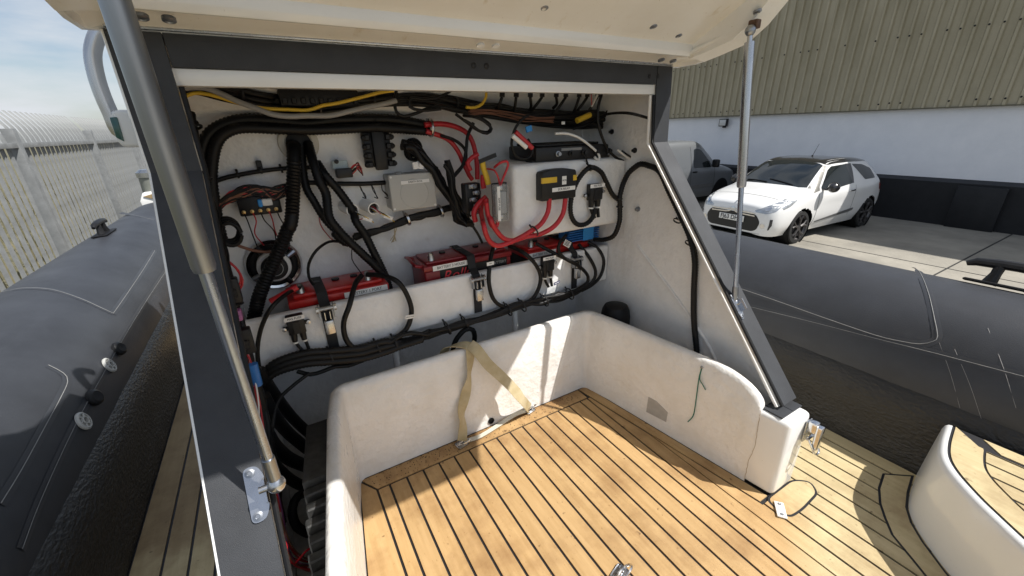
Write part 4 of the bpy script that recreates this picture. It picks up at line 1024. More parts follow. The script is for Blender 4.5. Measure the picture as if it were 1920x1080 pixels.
b1, b1x0, b1x1, b1z = battery('b1', zD, (535,520), (1168,432), 1.192, .135, mat('battery_case_black', (.015,.015,.016), .4), REDP, 'BATTERY 1 PORT', .76, 'low red topped battery labelled port on the shelf beside the speaker', 0)
b3, b3x0, b3x1, b3z = battery('b3', zE, (150,318), (700,225), 1.188, .14, REDD, REDD, 'BATTERY 3 HOUSE', .28, 'tall dark red battery labelled house with black script panel', 1, .028)
b2, b2x0, b2x1, b2z = battery('b2', zE, (805,228), (1195,160), 1.195, .135, mat('battery_case_black', (.015,.015,.016)), REDP, 'BATTERY 2 STBD', .22, 'red topped battery labelled starboard under the white equipment box', 0)
pz = b3z-.050; pc_ = (b3x0+b3x1)/2
pn = MB().box((b3x0+.05,1.1855,pz-.045),(b3x1-.018,1.1882,pz+.022),.0006,1).build('brand_panel', PLB, b3)
text('Rolls', .050, mat('script_red', (.62,.04,.05), .5, var=.1), pn, facing(V((b3x0+.105,1.1848,pz-.004))), shear=.35)
text('BATTERY', .014, mat('panel_grey', (.35,.35,.35), .5, var=.1), pn, facing(V((b3x1-.05,1.1848,pz+.008))))

# ---------------- ratchet straps over the batteries
def ratchet(z, top, bot, w, bx, label, ytop):
    a, b = PY(*z(*top),1.186), PY(*z(*bot),SY-.003); x = (a.x+b.x)/2; hw = w/2
    t = thing('ratchet_strap', label, 'ratchet strap', (x,SY,b.z))
    pts = [(BW-.012,ytop+.0035),(1.31,ytop+.0035),(1.186,ytop+.0035),(1.1805,ytop-.002),(1.174,SZ+.012),(1.160,SZ+.0035),(SY-.001,SZ-.004),(SY-.0035,SZ-.02),(SY-.0035,b.z)]
    mb = MB(); sl = (a.x-b.x)*.0
    mb.grid([[(x-hw,y,z_) for y,z_ in pts],[(x+hw,y,z_) for y,z_ in pts]]); mb.grid([[(x-hw,y-.002,z_+.0005) for y,z_ in pts],[(x+hw,y-.002,z_+.0005) for y,z_ in pts]])
    mb.build('webbing', BWEB, t, smooth=40)
    c = PY(*z(*bx), SY-.012); h = .034
    bk = MB()
    for s in (-1,1):
        bk.prism([(x+s*(hw+.004),SY-.004,c.z+h),(x+s*(hw+.004),SY-.022,c.z+h*.8),(x+s*(hw+.004),SY-.026,c.z-h*.2),(x+s*(hw+.004),SY-.006,c.z-h*.4)], (s*.002,0,0))
    bk.build('buckle_frame', SSD, t, smooth=0)
    for s in (-1,1):
        MB().lathe([(.0001,-.003),(.0105,-.003),(.0105,.003),(.0001,.003)], (x+s*(hw+.009),SY-.016,c.z+h*.62), (1,0,0), 10).build('ratchet_wheel', SS, t)
    MB().cyl((x-hw-.008,SY-.016,c.z+h*.62),(x+hw+.008,SY-.016,c.z+h*.62),.006,10).build('spindle', SSD, t)
    MB().box((x-hw*.85,SY-.030,c.z-h*1.55),(x+hw*.85,SY-.014,c.z-h*.35),.003,2).build('handle_plate', SS, t)
    MB().box((x-hw*.6,SY-.026,c.z-h*.3),(x-hw*.35,SY-.012,c.z+h*.4),.001,1).build('handle_rail', SS, t)
    MB().box((x+hw*.35,SY-.026,c.z-h*.3),(x+hw*.6,SY-.012,c.z+h*.4),.001,1).build('handle_rail', SS, t)
    return t
ratchet(zD, (760,520), (830,860), .028, (800,640), 'black strap with steel ratchet over the port battery', b1z)
ratchet(zE, (440,300), (500,625), .028, (500,450), 'black strap with steel ratchet over the house battery', b3z)
ratchet(zE, (1085,250), (1080,480), .026, (1085,330), 'black strap with steel ratchet over the starboard battery', b2z)

# ---------------- holders labelled PAS FUSE
def pas_fuse(z, x0, y0, x1, y1, yf, label, txt='PAS FUSE', sc=1.0):
    xa, xb, za, zb = rect(z, x0, y0, x1, y1, yf); w = (xb-xa)*1.12; xc = (xa+xb)/2; za -= (zb-za)*.08; H = zb-za
    t = thing('fuse_holder', label, 'fuse holder', (xc,yf,za))
    MB().box((xc-w*.40,yf-.010,za+H*.38),(xc+w*.40,yf+.012,zb-H*.04),.003,2).build('holder_body', PLB, t)
    MB().box((xc-w*.16,yf-.013,za+H*.40),(xc+w*.16,yf-.009,zb-H*.22),.001,1).build('latch_rib', PLB, t)
    for s in (-1,1):
        MB().tube([V((xc+s*w*.2,yf,za+H*.40)),V((xc+s*w*.22,yf,za+H*.12))],[w*.17,w*.13],10).build('boot', PLB, t)
        MB().tube(smooth_path([V((xc+s*w*.22,yf,za+H*.14)),V((xc+s*w*.2+.004,yf,za-H*.05)),V((xc+s*w*.12+.010,yf-.004,za-H*.28))],.008),w*.085,8).build('lead', CBL, t)
        MB().tube([V((xc+s*w*.22,yf,za+H*.13)),V((xc+s*w*.225,yf,za+H*.08))],w*.145,10).build('crimp_sleeve', PLW, t)
    er = MB().box((xc-w*.62,yf+.002,za+H*.50),(xc-w*.35,yf+.010,za+H*.62),.002,1); er.build('mounting_ear', PLB, t)
    MB().lathe([(.0055,0),(.0055,-.004),(.0001,-.005)], (xc-w*.56,yf+.002,za+H*.56), (0,1,0), 10).build('screw', SS, t)
    MB().box((xc+w*.35,yf+.002,za+H*.58),(xc+w*.66,yf+.010,za+H*.70),.002,1).build('mounting_ear', PLB, t)
    MB().lathe([(.0055,0),(.0055,-.004),(.0001,-.005)], (xc+w*.58,yf+.002,za+H*.64), (0,1,0), 10).build('screw', SS, t)
    label_on(t, V((xc,yf-.0125,zb-H*.10)), w*.92, H*.125, txt, size=H*.10, tscale=.9)
    return t
pas_fuse(zD, 530,630,660,820, SY-.014, 'black fuse holder labelled PAS FUSE below the port battery')
pas_fuse(zE, 895,262,972,410, SY-.014, 'black fuse holder labelled PAS FUSE on the shelf below the starboard battery')
pas_fuse(zC, 800,692,892,865, 1.070, 'black fuse holder labelled PAS FUSE inside the conduit loop on the equipment box')

# ---------------- relay on the equipment box
xa, xb, za, zb = rect(zC, 485,600,715,805, 1.055); EY = 1.084
t = thing('charge_relay', 'black relay with yellow band labelled ECR RELAY on the equipment box', 'relay', ((xa+xb)/2,EY,za))
prof = [(xa,za),(xb,za),(xb,zb-.014),(xb-.004,zb-.006),(xb-(xb-xa)*.25,zb-.001),((xa+xb)/2,zb),(xa+(xb-xa)*.25,zb-.001),(xa+.004,zb-.006),(xa,zb-.014)]
MB().prism([(x,1.050,z) for x,z in prof], (0,EY-1.050+.002,0), .003, 2).build('case', PLB, t)
h = zb-za
MB().box((xa-.0008,1.0488,za+h*.58),(xa+(xb-xa)*.42,1.0550,za+h*.76),.0005,1).build('yellow_band', YEL, t)
MB().box((xb-(xb-xa)*.10,1.0488,za+h*.58),(xb+.0008,1.0550,za+h*.76),.0005,1).build('yellow_band', YEL, t)
lb = label_on(t, V((xa+(xb-xa)*.63,1.0495,za+h*.62)), .017,.026, 'ACR', size=.008); 
label_on(t, V((xa+(xb-xa)*.62,1.0488,za+h*.34)), (xb-xa)*.68,.0125, 'ECR RELAY', size=.0095)

# ---------------- AMP FUSE in its clear case, on the left end of the box
xa, xb, za, zb = rect(zC, 158,700,262,950, 1.065)
t = thing('clear_cased_fuse', 'fuse in clear case labelled AMP FUSE on the equipment box corner', 'fuse', ((xa+xb)/2,1.08,za))
MB().box((xa+.006,1.070,za-.002),(xb+.002,1.084,zb+.002),.003,2).build('back_plate', PLB, t)
MB().box((xa,1.046,za),(xb-.006,1.0695,zb),.003,2).build('clear_cover', CLEAR, t)
MB().box((xa+.006,1.056,za+.022),(xb-.010,1.064,zb-.022),.002,1).build('fuse_link', SSD, t)
for zz in (za+.012, zb-.012): MB().lathe([(.006,0),(.006,-.010),(.0001,-.011)], ((xa+xb)/2,1.068,zz), (0,1,0), 8).build('stud', SS, t)
label_on(t, V((xa+.010,1.0452,(za+zb)/2)), (zb-za)*.92,.0095, 'AMP FUSE', rot=-math.pi/2, size=.0085)

# ---------------- earth box
fy = 1.262
q = [PY(*zB(*p),fy) for p in ((258,640),(572,618),(560,856),(262,892))]
xa, xb = (q[0].x+q[3].x)/2, (q[1].x+q[2].x)/2; zb = (q[0].z+q[1].z)/2; za = (q[2].z+q[3].z)/2
t = thing('junction_box', 'light grey junction box labelled EARTH BOX on the back wall', 'junction box', ((xa+xb)/2,BW,za))
MB().box((xa+.002,fy+.016,za+.002),(xb-.002,BW-.002,zb-.002),.004,2).build('base', PLG, t)
cv = MB().box((xa,fy,za),(xb,fy+.0155,zb),.004,3).build('cover', PLG, t)
label_on(t, V(((xa+xb)/2+.008,fy-.0012,za+(zb-za)*.77)), (xb-xa)*.62,.0105, 'EARTH BOX', size=.0082)
MB().lathe([(.044,0),(.0445,-.0008),(.045,0)], ((xa+xb)/2+.002,fy-.0001,(za+zb)/2-.006), (0,1,0), 48).build('moulded_ring', PLG, t)
for sx in (xa+.007,xb-.007):
    for sz in (za+.007,zb-.007): MB().lathe([(.0035,.0),(.0035,-.0006),(.0001,-.0006)], (sx,fy-.0002,sz), (0,1,0), 10).build('cover_screw', PLW, t)
MB().lathe([(.012,0),(.012,.004),(.008,.006),(.0001,.006)], ((xa+xb)/2-.03,fy+.04,zb-.002), (0,0,1), 16).build('knockout', PLG, t)

# ---------------- fuse block (ribbed black) on the back wall
xa, xb, za, zb = rect(zB, 55,345,300,605, 1.29)
t = thing('fuse_block', 'black finned fuse block above the earth box', 'fuse block', ((xa+xb)/2,BW,za)); w = xb-xa; h = zb-za
MB().box((xa+w*.15,1.305,za+h*.06),(xb-w*.10,BW-.002,zb-h*.02),.004,2).build('base', PLB, t)
MB().box((xa+w*.36,1.288,za-h*.02),(xa+w*.72,1.306,zb),.005,2).build('centre_cover', PLB, t)
for k in range(4):
    z0 = za+h*(.06+.235*k)
    for s in (0,1):
        x0 = xa+w*.10 if s == 0 else xa+w*.74
        MB().box((x0,1.294,z0),(x0+w*.22,1.312,z0+h*.16),.003,1).build('fuse_slot', PLB, t)
        MB().lathe([(.007,0),(.007,-.008),(.004,-.010),(.0001,-.010)], (x0+(0.004 if s == 0 else w*.22-.004),1.30,z0+h*.08), (0,1,0), 8).build('stud', RUB, t)

# ---------------- speaker
sc = PY(*zD(452,322),BW-.008)
t = thing('speaker', 'round chrome and black speaker on the back wall above the port battery', 'speaker', sc)
ax = V((0,-1,0))
MB().lathe([(.060,.0),(.072,.001),(.074,.008),(.069,.014),(.062,.012),(.058,.004)], sc, ax, 48).build('chrome_ring', CHR, t)
MB().lathe([(.060,.004),(.050,.003),(.044,.009),(.042,.016)], sc, ax, 40).build('basket', RUB, t)
MB().lathe([(.044,.008),(.044,.030),(.040,.034),(.034,.034)], sc, ax, 40).build('white_collar', PLW, t)
MB().lathe([(.034,.033),(.034,.046),(.030,.050),(.0001,.050)], sc, ax, 40).build('magnet', PLB, t)
MB().lathe([(.022,.0508),(.021,.0512),(.0205,.0508)], sc, ax, 32).build('magnet_print', PLG, t)
text('CE', .010, PLG, t, facing(sc+ax*.0512))
for k in range(4):
    a = k*math.pi/2+.5; d = V((math.cos(a),0,math.sin(a))); MB().tube([sc+d*.044+ax*.018,sc+d*.066+ax*.010],[.007,.009],8).build('basket_arm', PLB if k % 2 else SSD, t)

# ---------------- deck gland with hoses through it
gc = PY(*zA(935,425),BW-.004)
t = thing('cable_gland', 'round cream gland plate where conduits enter the back wall', 'gland plate', gc)
MB().lathe([(.028,-.001),(.049,.0),(.052,.004),(.049,.007),(.036,.008),(.032,.004)], gc, ax, 40).build('flange', mat('cream_plastic', (.55,.52,.45), .45, var=.1), t)
MB().lathe([(.034,.002),(.0001,.002)], gc, ax, 30).build('dark_opening', RUB, t)
for k in range(4):
    a = k*math.pi/2+.8; MB().lathe([(.004,.0),(.004,.002),(.0001,.0025)], gc+V((math.cos(a)*.043,0,math.sin(a)*.043))+ax*.006, ax, 10).build('screw', SS, t)

# second, dark cable opening beside the fuse block with coiled cable
cc = PY(*zB(412,455),BW-.003)
t = thing('cable_port', 'black ring lined cable opening beside the fuse block', 'cable port', cc)
MB().lathe([(.020,.001),(.028,.001),(.029,.006),(.025,.009),(.020,.006)], cc, ax, 36).build('ring', PLB, t)
MB().lathe([(.021,.0015),(.0001,.0015)], cc, ax, 30).build('dark_opening', RUB, t)
for k in range(3):
    pts = [cc+V((-.012+.02*math.cos(a)*(1-.12*k), -.02-.012*k+.01*math.sin(a*2), -.006+.03*math.sin(a))) for a in [i*.6+k for i in range(11)]]
    cable('coiled_cable', 'black cable coiled at the ring lined opening', pts, .005, CBL, 'coiled cables at the opening')

# ---------------- white pipe stubs with tails
for i, (px, py, r, lab) in enumerate(((148,868,.019,'white pipe stub with wire tails below the earth box'),(5,880,.019,'white pipe stub behind the sloping conduit'))):
    c0 = PY(*zB(px,py),1.285)
    t = thing('pipe_stub', lab, 'pipe', c0+V((0,.04,0)))
    d = V((.25,-1,-.12)).normalized()
    MB().lathe([(r,-.07),(r,0),(r*.82,.0),(r*.80,-.03)], c0, d, 24).build('pipe_wall', GEL, t)
    MB().lathe([(r*.81,-.012),(.0001,-.012)], c0, d, 20).build('plug', PLB, t)
    for k, m in enumerate((REDC, WHC, CBL, YEL)):
        s = c0+V((random.uniform(-.008,.008),0,random.uniform(-.008,.008)))
        MB().tube(smooth_path([s+d*-.012,s+d*.012,s+d*.02+V((.012+.006*k,0,-.018)),s+V((.03+.008*k,-.006,-.022-.006*k))],.006),.0014,6).build('wire_tail', m, t)
    MB().box((-.014,-.006,0),(.014,.006,.001),0,1,facing(c0+V((.035,-.018,-.028)),-.5)).build('tag', PAPER, t)

# ---------------- corrugated conduits
cg = 'corrugated black conduits'
cable('conduit', 'upper of the twin corrugated conduits sweeping along the top of the back wall', path(zB,[(520,308),(300,268),(150,262)],1.300)+path(zA,[(1440,262),(1200,266),(1000,288),(800,274),(600,264),(460,288),(345,350),(290,450),(278,600),(300,800),(335,950),(360,1080)],1.300), .0148, COND, cg, True, 'conduit')
cable('conduit', 'lower of the twin corrugated conduits sweeping along the top of the back wall', path(zB,[(520,345),(300,328),(150,318)],1.292)+path(zA,[(1440,318),(1200,330),(1000,336),(800,330),(560,322),(440,358),(380,432),(352,560),(350,700),(372,850),(395,980),(420,1080)],1.292), .0148, COND, cg, True, 'conduit')
cable('conduit', 'thick corrugated conduit crossing in front of the chrome speaker', path(zA,[(900,440,1.33),(905,520,1.29)],1.27)+path(zD,[(565,20),(535,110),(495,210),(450,310),(400,420),(360,520),(335,620),(315,720,1.22)],1.245), .0190, COND, cg, True, 'conduit')
cable('conduit', 'corrugated conduit running from the gland down to the port battery', path(zA,[(1000,430,1.33),(1030,540,1.29),(1075,680),(1120,770)],1.27)+path(zD,[(800,20),(850,95),(920,170),(1000,245),(1090,330),(1150,400),(1180,500,1.22)],1.25), .0135, COND, cg, True, 'conduit')
cable('conduit', 'corrugated conduit running beside the pipe stubs to the port battery', path(zA,[(1060,560,1.31),(1120,650),(1200,740),(1300,880)],1.285)+path(zD,[(970,50),(1030,140),(1080,240),(1125,330),(1165,420),(1185,500,1.23)],1.265), .0130, COND, cg, True, 'conduit')
cable('conduit', 'drooping corrugated conduit leaving the gland behind the others', path(zA,[(950,450,1.33),(980,700,1.31),(1040,820),(1130,960),(1240,1060)],1.30)+path(zD,[(830,120),(900,185),(960,180)],1.30), .012, COND, cg, True, 'conduit')
# loops round the fuse on the equipment box and down the far side
cable('conduit', 'looped corrugated conduit hanging on the front of the equipment box', path(zC,[(850,865),(830,930),(785,972),(725,972),(685,905),(690,790),(735,672),(812,592),(885,618),(925,690),(965,770),(1005,808)],1.064), .0088, COND, cg, True, 'conduit')
cable('conduit', 'corrugated conduit dropping from the Y joint behind the blue heat sink', path(zC,[(1015,790),(1016,880),(1012,960),(975,1050,1.08),(905,1078,1.12),(840,1075,1.16)],1.062), .0095, COND, cg, True, 'conduit')
pr = path(zC,[(1012,800),(1035,710),(1075,628)],1.060)+[PX(*zF(*p),SR-.014) for p in ((172,378),(188,374))]
pr += [PX(*zF(*p),SR-.013) for p in ((205,378),(245,398),(280,470),(318,550),(350,625),(365,700),(362,800),(362,900),(372,1010))]
cable('conduit', 'long corrugated conduit running down the far side panel into the well', pr, .0100, COND, cg, True, 'conduit')
for (px,py,rr_) in ((1015,855,.0125),(815,592,.011),(1010,800,.013)): tie(PY(*zC(px,py),1.063),(0,0,1) if px>900 else (1,0,.3),rr_)
for px, py in ((305,565),(345,640)): tie(PX(*zF(px,py),SR-.012),(0,-.5,1),.0125)

# ---------------- red battery cables
rgp = 'red power cables'
cable('power_cable', 'red cable from the twin conduits arching over to the bus bar', path(zB,[(490,303),(600,296),(700,316),(780,362),(822,445),(842,560),(846,670)],1.28), .0082, REDC, rgp)
cable('power_cable', 'red cable from the twin conduits dropping below the arching one', path(zB,[(500,345),(640,396),(712,474),(752,562),(792,645),(812,672)],1.275), .0076, REDC, rgp)
cable('power_cable', 'red cable from the relay looping down past the equipment box corner', path(zC,[(540,800),(530,890),(480,975),(390,1035)],1.055)+path(zE,[(800,132),(700,182),(612,205),(556,160),(528,70)],1.058)+path(zB,[(885,960),(870,880),(885,800)],1.15), .0078, REDC, rgp)
cable('power_cable', 'red cable from the relay running close under the equipment box', path(zC,[(648,800),(632,900),(575,985),(480,1040)],1.053)+path(zE,[(800,148),(720,172),(655,158),(600,95),(570,30)],1.062)+path(zB,[(945,980),(915,900),(905,800)],1.10), .0078, REDC, rgp)
cable('power_cable', 'short fat red cable curling at the bus bar', path(zB,[(905,790),(850,840),(822,900),(835,955)],1.12), .0085, REDC, rgp)
cable('power_cable', 'short upright red cable left of the bus bar', path(zB,[(766,700),(772,780),(776,850)],1.17), .0085, REDC, rgp)
cable('power_cable', 'red cable rising behind the yellow connector', path(zB,[(800,610),(780,560),(815,520),(850,500)],1.2), .0075, REDC, rgp)
cable('power_cable', 'short red cable below the yellow connector', path(zB,[(885,640),(885,700),(890,730)],1.14), .0085, REDC, rgp)
cable('power_cable', 'thin red lead looping up from the clear cased fuse', path(zC,[(170,590,1.09),(205,560),(250,548),(262,575),(235,645),(208,715)],1.062), .0036, REDC, rgp)
cable('power_cable', 'thin red lead entering the clear cased fuse beside the loop', path(zC,[(120,600,1.1),(170,610),(195,660),(206,712)],1.066), .0026, REDC, rgp)
cable('power_cable', 'red tail leaving the foot of the clear cased fuse', path(zC,[(190,945),(185,985),(150,985),(125,900),(115,830)],1.068), .0062, REDC, rgp)
tie(PY(*zC(440,1020),1.055),(1,0,.4),.018,'black cable tie holding the two red relay cables','cable tie on the red cables')
# bus bar the red cables land on
bb0 = PY(*zB(830,740),1.16)
t = thing('bus_bar', 'black bus bar with steel studs where the red cables meet', 'bus bar', bb0)
MB().box((bb0.x-.035,1.155,bb0.z-.07),(bb0.x+.018,1.19,bb0.z+.02),.004,2).build('base', PLB, t)
for k in range(5):
    zz = bb0.z+.012-.02*k; sx = bb0.x-.012+(k%2)*.012
    sd = MB().lathe([(.007,0),(.007,.012),(.0045,.013),(.0045,.022),(.0001,.022)], (sx,1.156,zz), ax, 8).build('stud', SSD, t)
    MB().box((sx-.014,1.146,zz-.006),(sx+.014,1.150,zz+.006),.001,1).build('cable_lug', SS, t)
yc = PY(*zB(897,622),1.11)
cable('yellow_connector', 'yellow wrapped connector hanging at the red cables', [yc+V((-.006,0,.03)),yc+V((-.004,0,.012)),yc+V((.004,0,-.012)),yc+V((.010,0,-.036))], .0085, YEL, cat='connector', n=10)
tg = PY(*zB(915,528),1.10)
tag(MB().box((-.03,-.006,0),(.03,.006,.0012),0,1,facing(tg,.28)).build('cable_tag', PLB), 'black slanted cable tag above the yellow connector', 'tag')
# hose clamp on the conduit mouth
tie(PY(*zB(528,322),1.285),(1,0,0),.028,'bright steel band clamp round the mouth of the twin conduits','band clamps',SS,.007)
# ---------------- black cables across the top of the compartment
top_main = [(334,205,1.20),(338,180,1.20),(365,166,1.21),(420,173,1.23),(490,193,1.25),(560,203,1.25),(640,197,1.25),(720,186,1.25),(800,185,1.25),(850,195,1.25),(930,212,1.24),(1000,222,1.24),(1080,228,1.23),(1130,225,1.22)]
for k in range(17):
    dx, dy = random.uniform(-4,4), -14+k*1.5
    pts = [(x+dx+random.uniform(-3,3), y+dy*(.6 if i < 3 else 1)+random.uniform(-4,4), yy+random.uniform(-.02,.02)) for i,(x,y,yy) in enumerate(top_main)]
    cable('harness_cable', 'black cable in the loose harness along the top of the compartment', path(ID, pts, 1.2), random.choice((.0050,.0060,.0072)), CBL, 'cables of the top harness')
cable('harness_cable', 'yellow cable among the black harness along the top', path(zA,[(200,520),(170,400),(148,300),(128,200),(150,125),(230,88),(330,97),(450,130),(560,165),(700,192),(870,200),(1000,203),(1100,172),(1200,156)],1.19)+path(zB,[(90,110),(200,82),(280,72)],1.19), .0042, YEL)
cable('harness_cable', 'grey cable sweeping under the black harness along the top', path(zA,[(70,130),(100,80),(190,50),(300,52),(400,88),(540,152),(640,188),(760,232),(880,246),(1000,241),(1150,240),(1300,206),(1440,176)],1.185)+path(zB,[(180,170),(300,140)],1.19), .0062, GRYC)
cable('harness_cable', 'yellow cable curling down from the beam above the red cables', path(zB,[(905,60),(905,110),(880,160),(830,186),(770,184)],1.18), .0042, YEL)
cable('harness_cable', 'black loop drooping below the top harness', path(zB,[(300,60),(290,150),(300,215),(350,245),(430,225),(560,180),(700,200),(820,230),(930,300),(920,350),(850,340),(780,290),(700,230)],1.21), .0045, CBL)
cable('harness_cable', 'black cable loop crossing the top harness by the beam', path(zB,[(670,70),(600,110),(480,130),(400,120),(390,180),(470,205),(600,195)],1.20), .0045, CBL)
for k,(xx,r_) in enumerate(((700,.02),(855,.019),(455,.018),(600,.018))):
    i = min(range(len(top_main)), key=lambda i: abs(top_main[i][0]-xx)); tie(PY(xx, top_main[i][1], 1.235), (1,0,-.1), r_)
# dark block of connectors tucked behind the beam
a = PY(520,172,1.22); b = PY(668,172,1.22)
t = thing('connector_block', 'long black connector block tucked under the beam', 'connector block', (a.x,1.22,a.z))
MB().box((a.x,1.2,1.062),(b.x,1.26,1.10),.004,2).build('housing', PLB, t)
for k in range(9):
    x = a.x+(b.x-a.x)*(k+.5)/9; MB().box((x-.006,1.192,1.066),(x+.006,1.202,1.080),.002,1).build('plug', PLB, t)
# plugs hanging down from the underside of the dash, each on its cable
for k,(x0,x1,y1) in enumerate(((225,190,190),(320,300,215),(415,415,190),(495,430,195),(590,590,165),(655,570,230),(745,705,215),(800,735,200),(870,790,230),(1015,925,220))):
    t = thing('hanging_plug', 'black plug on a lead hanging from the dash above the equipment box', 'plug', PY(*zC(x0,80),1.19), 'plugs hanging from the dash')
    p0 = PY(*zC(x0,40),1.19); p1 = PY(*zC(x0-4,115),1.19); p2 = PY(*zC((x0+x1)/2,(115+y1)/2),1.195); p3 = PY(*zC(x1,y1),1.21); p4 = PY(*zC(x1-25,y1+25),1.23)
    MB().cyl(p0, p1, .0082, 10).build('plug_body', PLB, t); MB().tube(smooth_path([p1,p2,p3,p4],.01), .0048, 8).build('lead', CBL, t)
# harness lying over the equipment box top
hb = [(0,200),(120,195),(240,215),(360,235),(470,245),(570,250),(680,250),(780,250),(860,240)]
for k in range(8):
    cable('harness_cable', 'black cable in the bundle lying over the equipment box', path(zC,[(x+random.uniform(-8,8),y+(k-4)*9+random.uniform(-8,8)) for x,y in hb],1.225+random.uniform(-.015,.015)), random.choice((.004,.005,.006)), CBL, 'cables over the equipment box')
for k in range(5):
    cable('thin_wire', 'thin reddish brown wire in the bundle over the equipment box', path(zC,[(x+random.uniform(-8,8),y+22+(k-2)*9+random.uniform(-8,8)) for x,y in hb[:6]],1.205), .0016, mat('brown_wire', (.22,.09,.05), .5, var=.3), 'thin wires over the equipment box')
cable('harness_cable', 'black cable running out to the far edge of the compartment', path(zC,[(700,330,1.2),(800,300,1.18),(900,240,1.12),(1000,222,1.06),(1100,228,1.0),(1225,262,.985)],1.1), .0045, CBL)
cable('harness_cable', 'black lead looping down over the electronics box', path(zC,[(895,90),(870,180),(868,280),(890,370),(930,460),(985,520),(1040,545)],1.09), .0048, CBL)
cable('harness_cable', 'black lead looping over the top edge of the equipment box', path(zC,[(400,235),(340,280),(300,350),(285,430),(310,510),(370,535),(415,510),(425,460),(395,400)],1.10), .0042, CBL)
cable('harness_cable', 'black loop drooping left of the equipment box', path(zC,[(-40,240,1.2),(40,250),(110,285),(150,330),(120,360),(60,340),(0,290),(-40,270)],1.16), .0045, CBL)
cable('harness_cable', 'white lead plugged into the electronics box', path(zC,[(580,362),(660,362),(740,390),(810,440),(865,490),(878,525),(865,538),(845,520)],1.088), .0042, WHC)
# ---------------- electronics box on top of the equipment box
t = thing('electronics_box', 'flat black finned electronics box on top of the white equipment box', 'electronics box', (.88,1.18,.893))
x0, x1 = .745, 1.035; y0, y1 = 1.098, 1.285; z0 = .894
Mx = Matrix.Translation(((x0+x1)/2,(y0+y1)/2,z0)) @ Matrix.Rotation(math.radians(-3),4,'Z'); hx, hy = (x1-x0)/2, (y1-y0)/2
MB().box((-hx,-hy,0),(hx,hy,.044),.005,2,Mx).build('case', PLB, t)
for k in range(7):
    yy = -hy+.03+k*.021; MB().box((-hx+.02,yy,.0442),(hx-.02,yy+.009,.052),.002,1,Mx).build('cooling_fin', PLB, t)
for s in (-1,1): MB().box((s*hx-.012,-hy*.9,0),(s*hx+.016,-hy*.5,.006),.002,1,Mx).build('mounting_foot', PLB, t)
for k in range(5):
    p = Mx@V((-hx*.45+k*.052,-hy,.022)); MB().lathe([(.009,0),(.009,.006),(.006,.007),(.006,.016),(.0001,.016)], p, Mx.to_3x3()@V((0,-1,0)), 14).build('socket', SSD if k == 0 else PLB, t)
MB().box((-.05,-hy-.0008,.030),(.03,-hy+.002,.038),0,1,Mx).build('label_strip', mat('grey_label', (.22,.22,.22), .5, var=.1), t)
cable('thin_wire', 'short black lead hanging from the electronics box socket', path(zC,[(785,505),(790,540),(803,575)],1.085), .003, CBL)
for (a_,b_) in (((1000,470),(1110,545)),((1030,480),(1150,550))):
    cable('harness_cable', 'white ended lead trailing off the electronics box', path(zC,[a_,((a_[0]+b_[0])/2,(a_[1]+b_[1])/2+6),b_,(b_[0]+60,b_[1]+15)],1.075), .0038, WHC if a_[0]==1000 else CBL, 'leads trailing off the electronics box')
# coloured connectors over the box
def conn(z, p, q, y, r, m, name, label, cat='connector'):
    return cable(name, label, path(z,[p,((p[0]+q[0])/2,(p[1]+q[1])/2),q],y), r, m, cat=cat, n=10)
conn(zC,(725,275),(815,235),1.17,.0095,YEL,'yellow_connector','yellow connector lying in the bundle above the electronics box')
conn(zC,(310,350),(425,460),1.095,.0075,mat('red_connector_plastic',(.45,.02,.03),.4,var=.2),'red_connector','red connector beside the white sleeved joint on the equipment box')
conn(zC,(290,375),(385,455),1.090,.0070,PLW,'joint_sleeve','white sleeved joint lying on the equipment box','sleeve')
p = PY(*zC(398,330),1.15); tag(MB().box((-.011,-.009,0),(.011,.009,.006),.001,1,facing(p,.25)).build('blue_tag', BLUL), 'bright blue square tag in the bundle over the equipment box', 'tag')
p = PY(*zC(632,290),1.16); tag(MB().box((-.007,-.005,0),(.007,.005,.003),.001,1,facing(p,.0)).build('white_tag', PLW), 'small white tag in the bundle above the electronics box', 'tag')
conn(zC,(823,95),(826,180),1.15,.0016,REDC,'thin_wire','thin red wire hanging in front of the plugs','wire')
conn(zC,(865,100),(825,180),1.15,.0035,WHC,'white_sleeve','short white sleeve hanging from the dash','sleeve')
# ---------------- blue heat sink
xa, xb, za, zb = rect(zE, 1062,90,1248,165, 1.20)
t = thing('heat_sink', 'blue finned heat sink under the white equipment box', 'heat sink', ((xa+xb)/2,1.2,za))
MB().box((xa,1.22,za),(xb,1.26,zb+.01),.002,1).build('base', BLU, t)
for k in range(6):
    zz = za+(zb-za)*k/5.2; MB().box((xa-.002,1.19,zz),(xb+.002,1.2205,zz+.0045),.001,1).build('cooling_fin', BLU, t)
MB().box((xa+(xb-xa)*.45,1.1875,za-.002),(xa+(xb-xa)*.80,1.1898,zb),0,1).build('blue_label', BLUL, t)
p = PY(*zE(1058,192),1.13); wl_ = tag(MB().box((-.016,-.011,0),(.016,.011,.001),0,1,facing(p,-.55)).build('paper_tag', PAPER), 'white printed tag hanging below the blue heat sink', 'tag')
for k in range(4): MB().box((-.013,.006-.0045*k,.0011),(.013-.003*(k%2),.0085-.0045*k,.0013),0,1,facing(p,-.55)).build('print_line', INK, wl_)
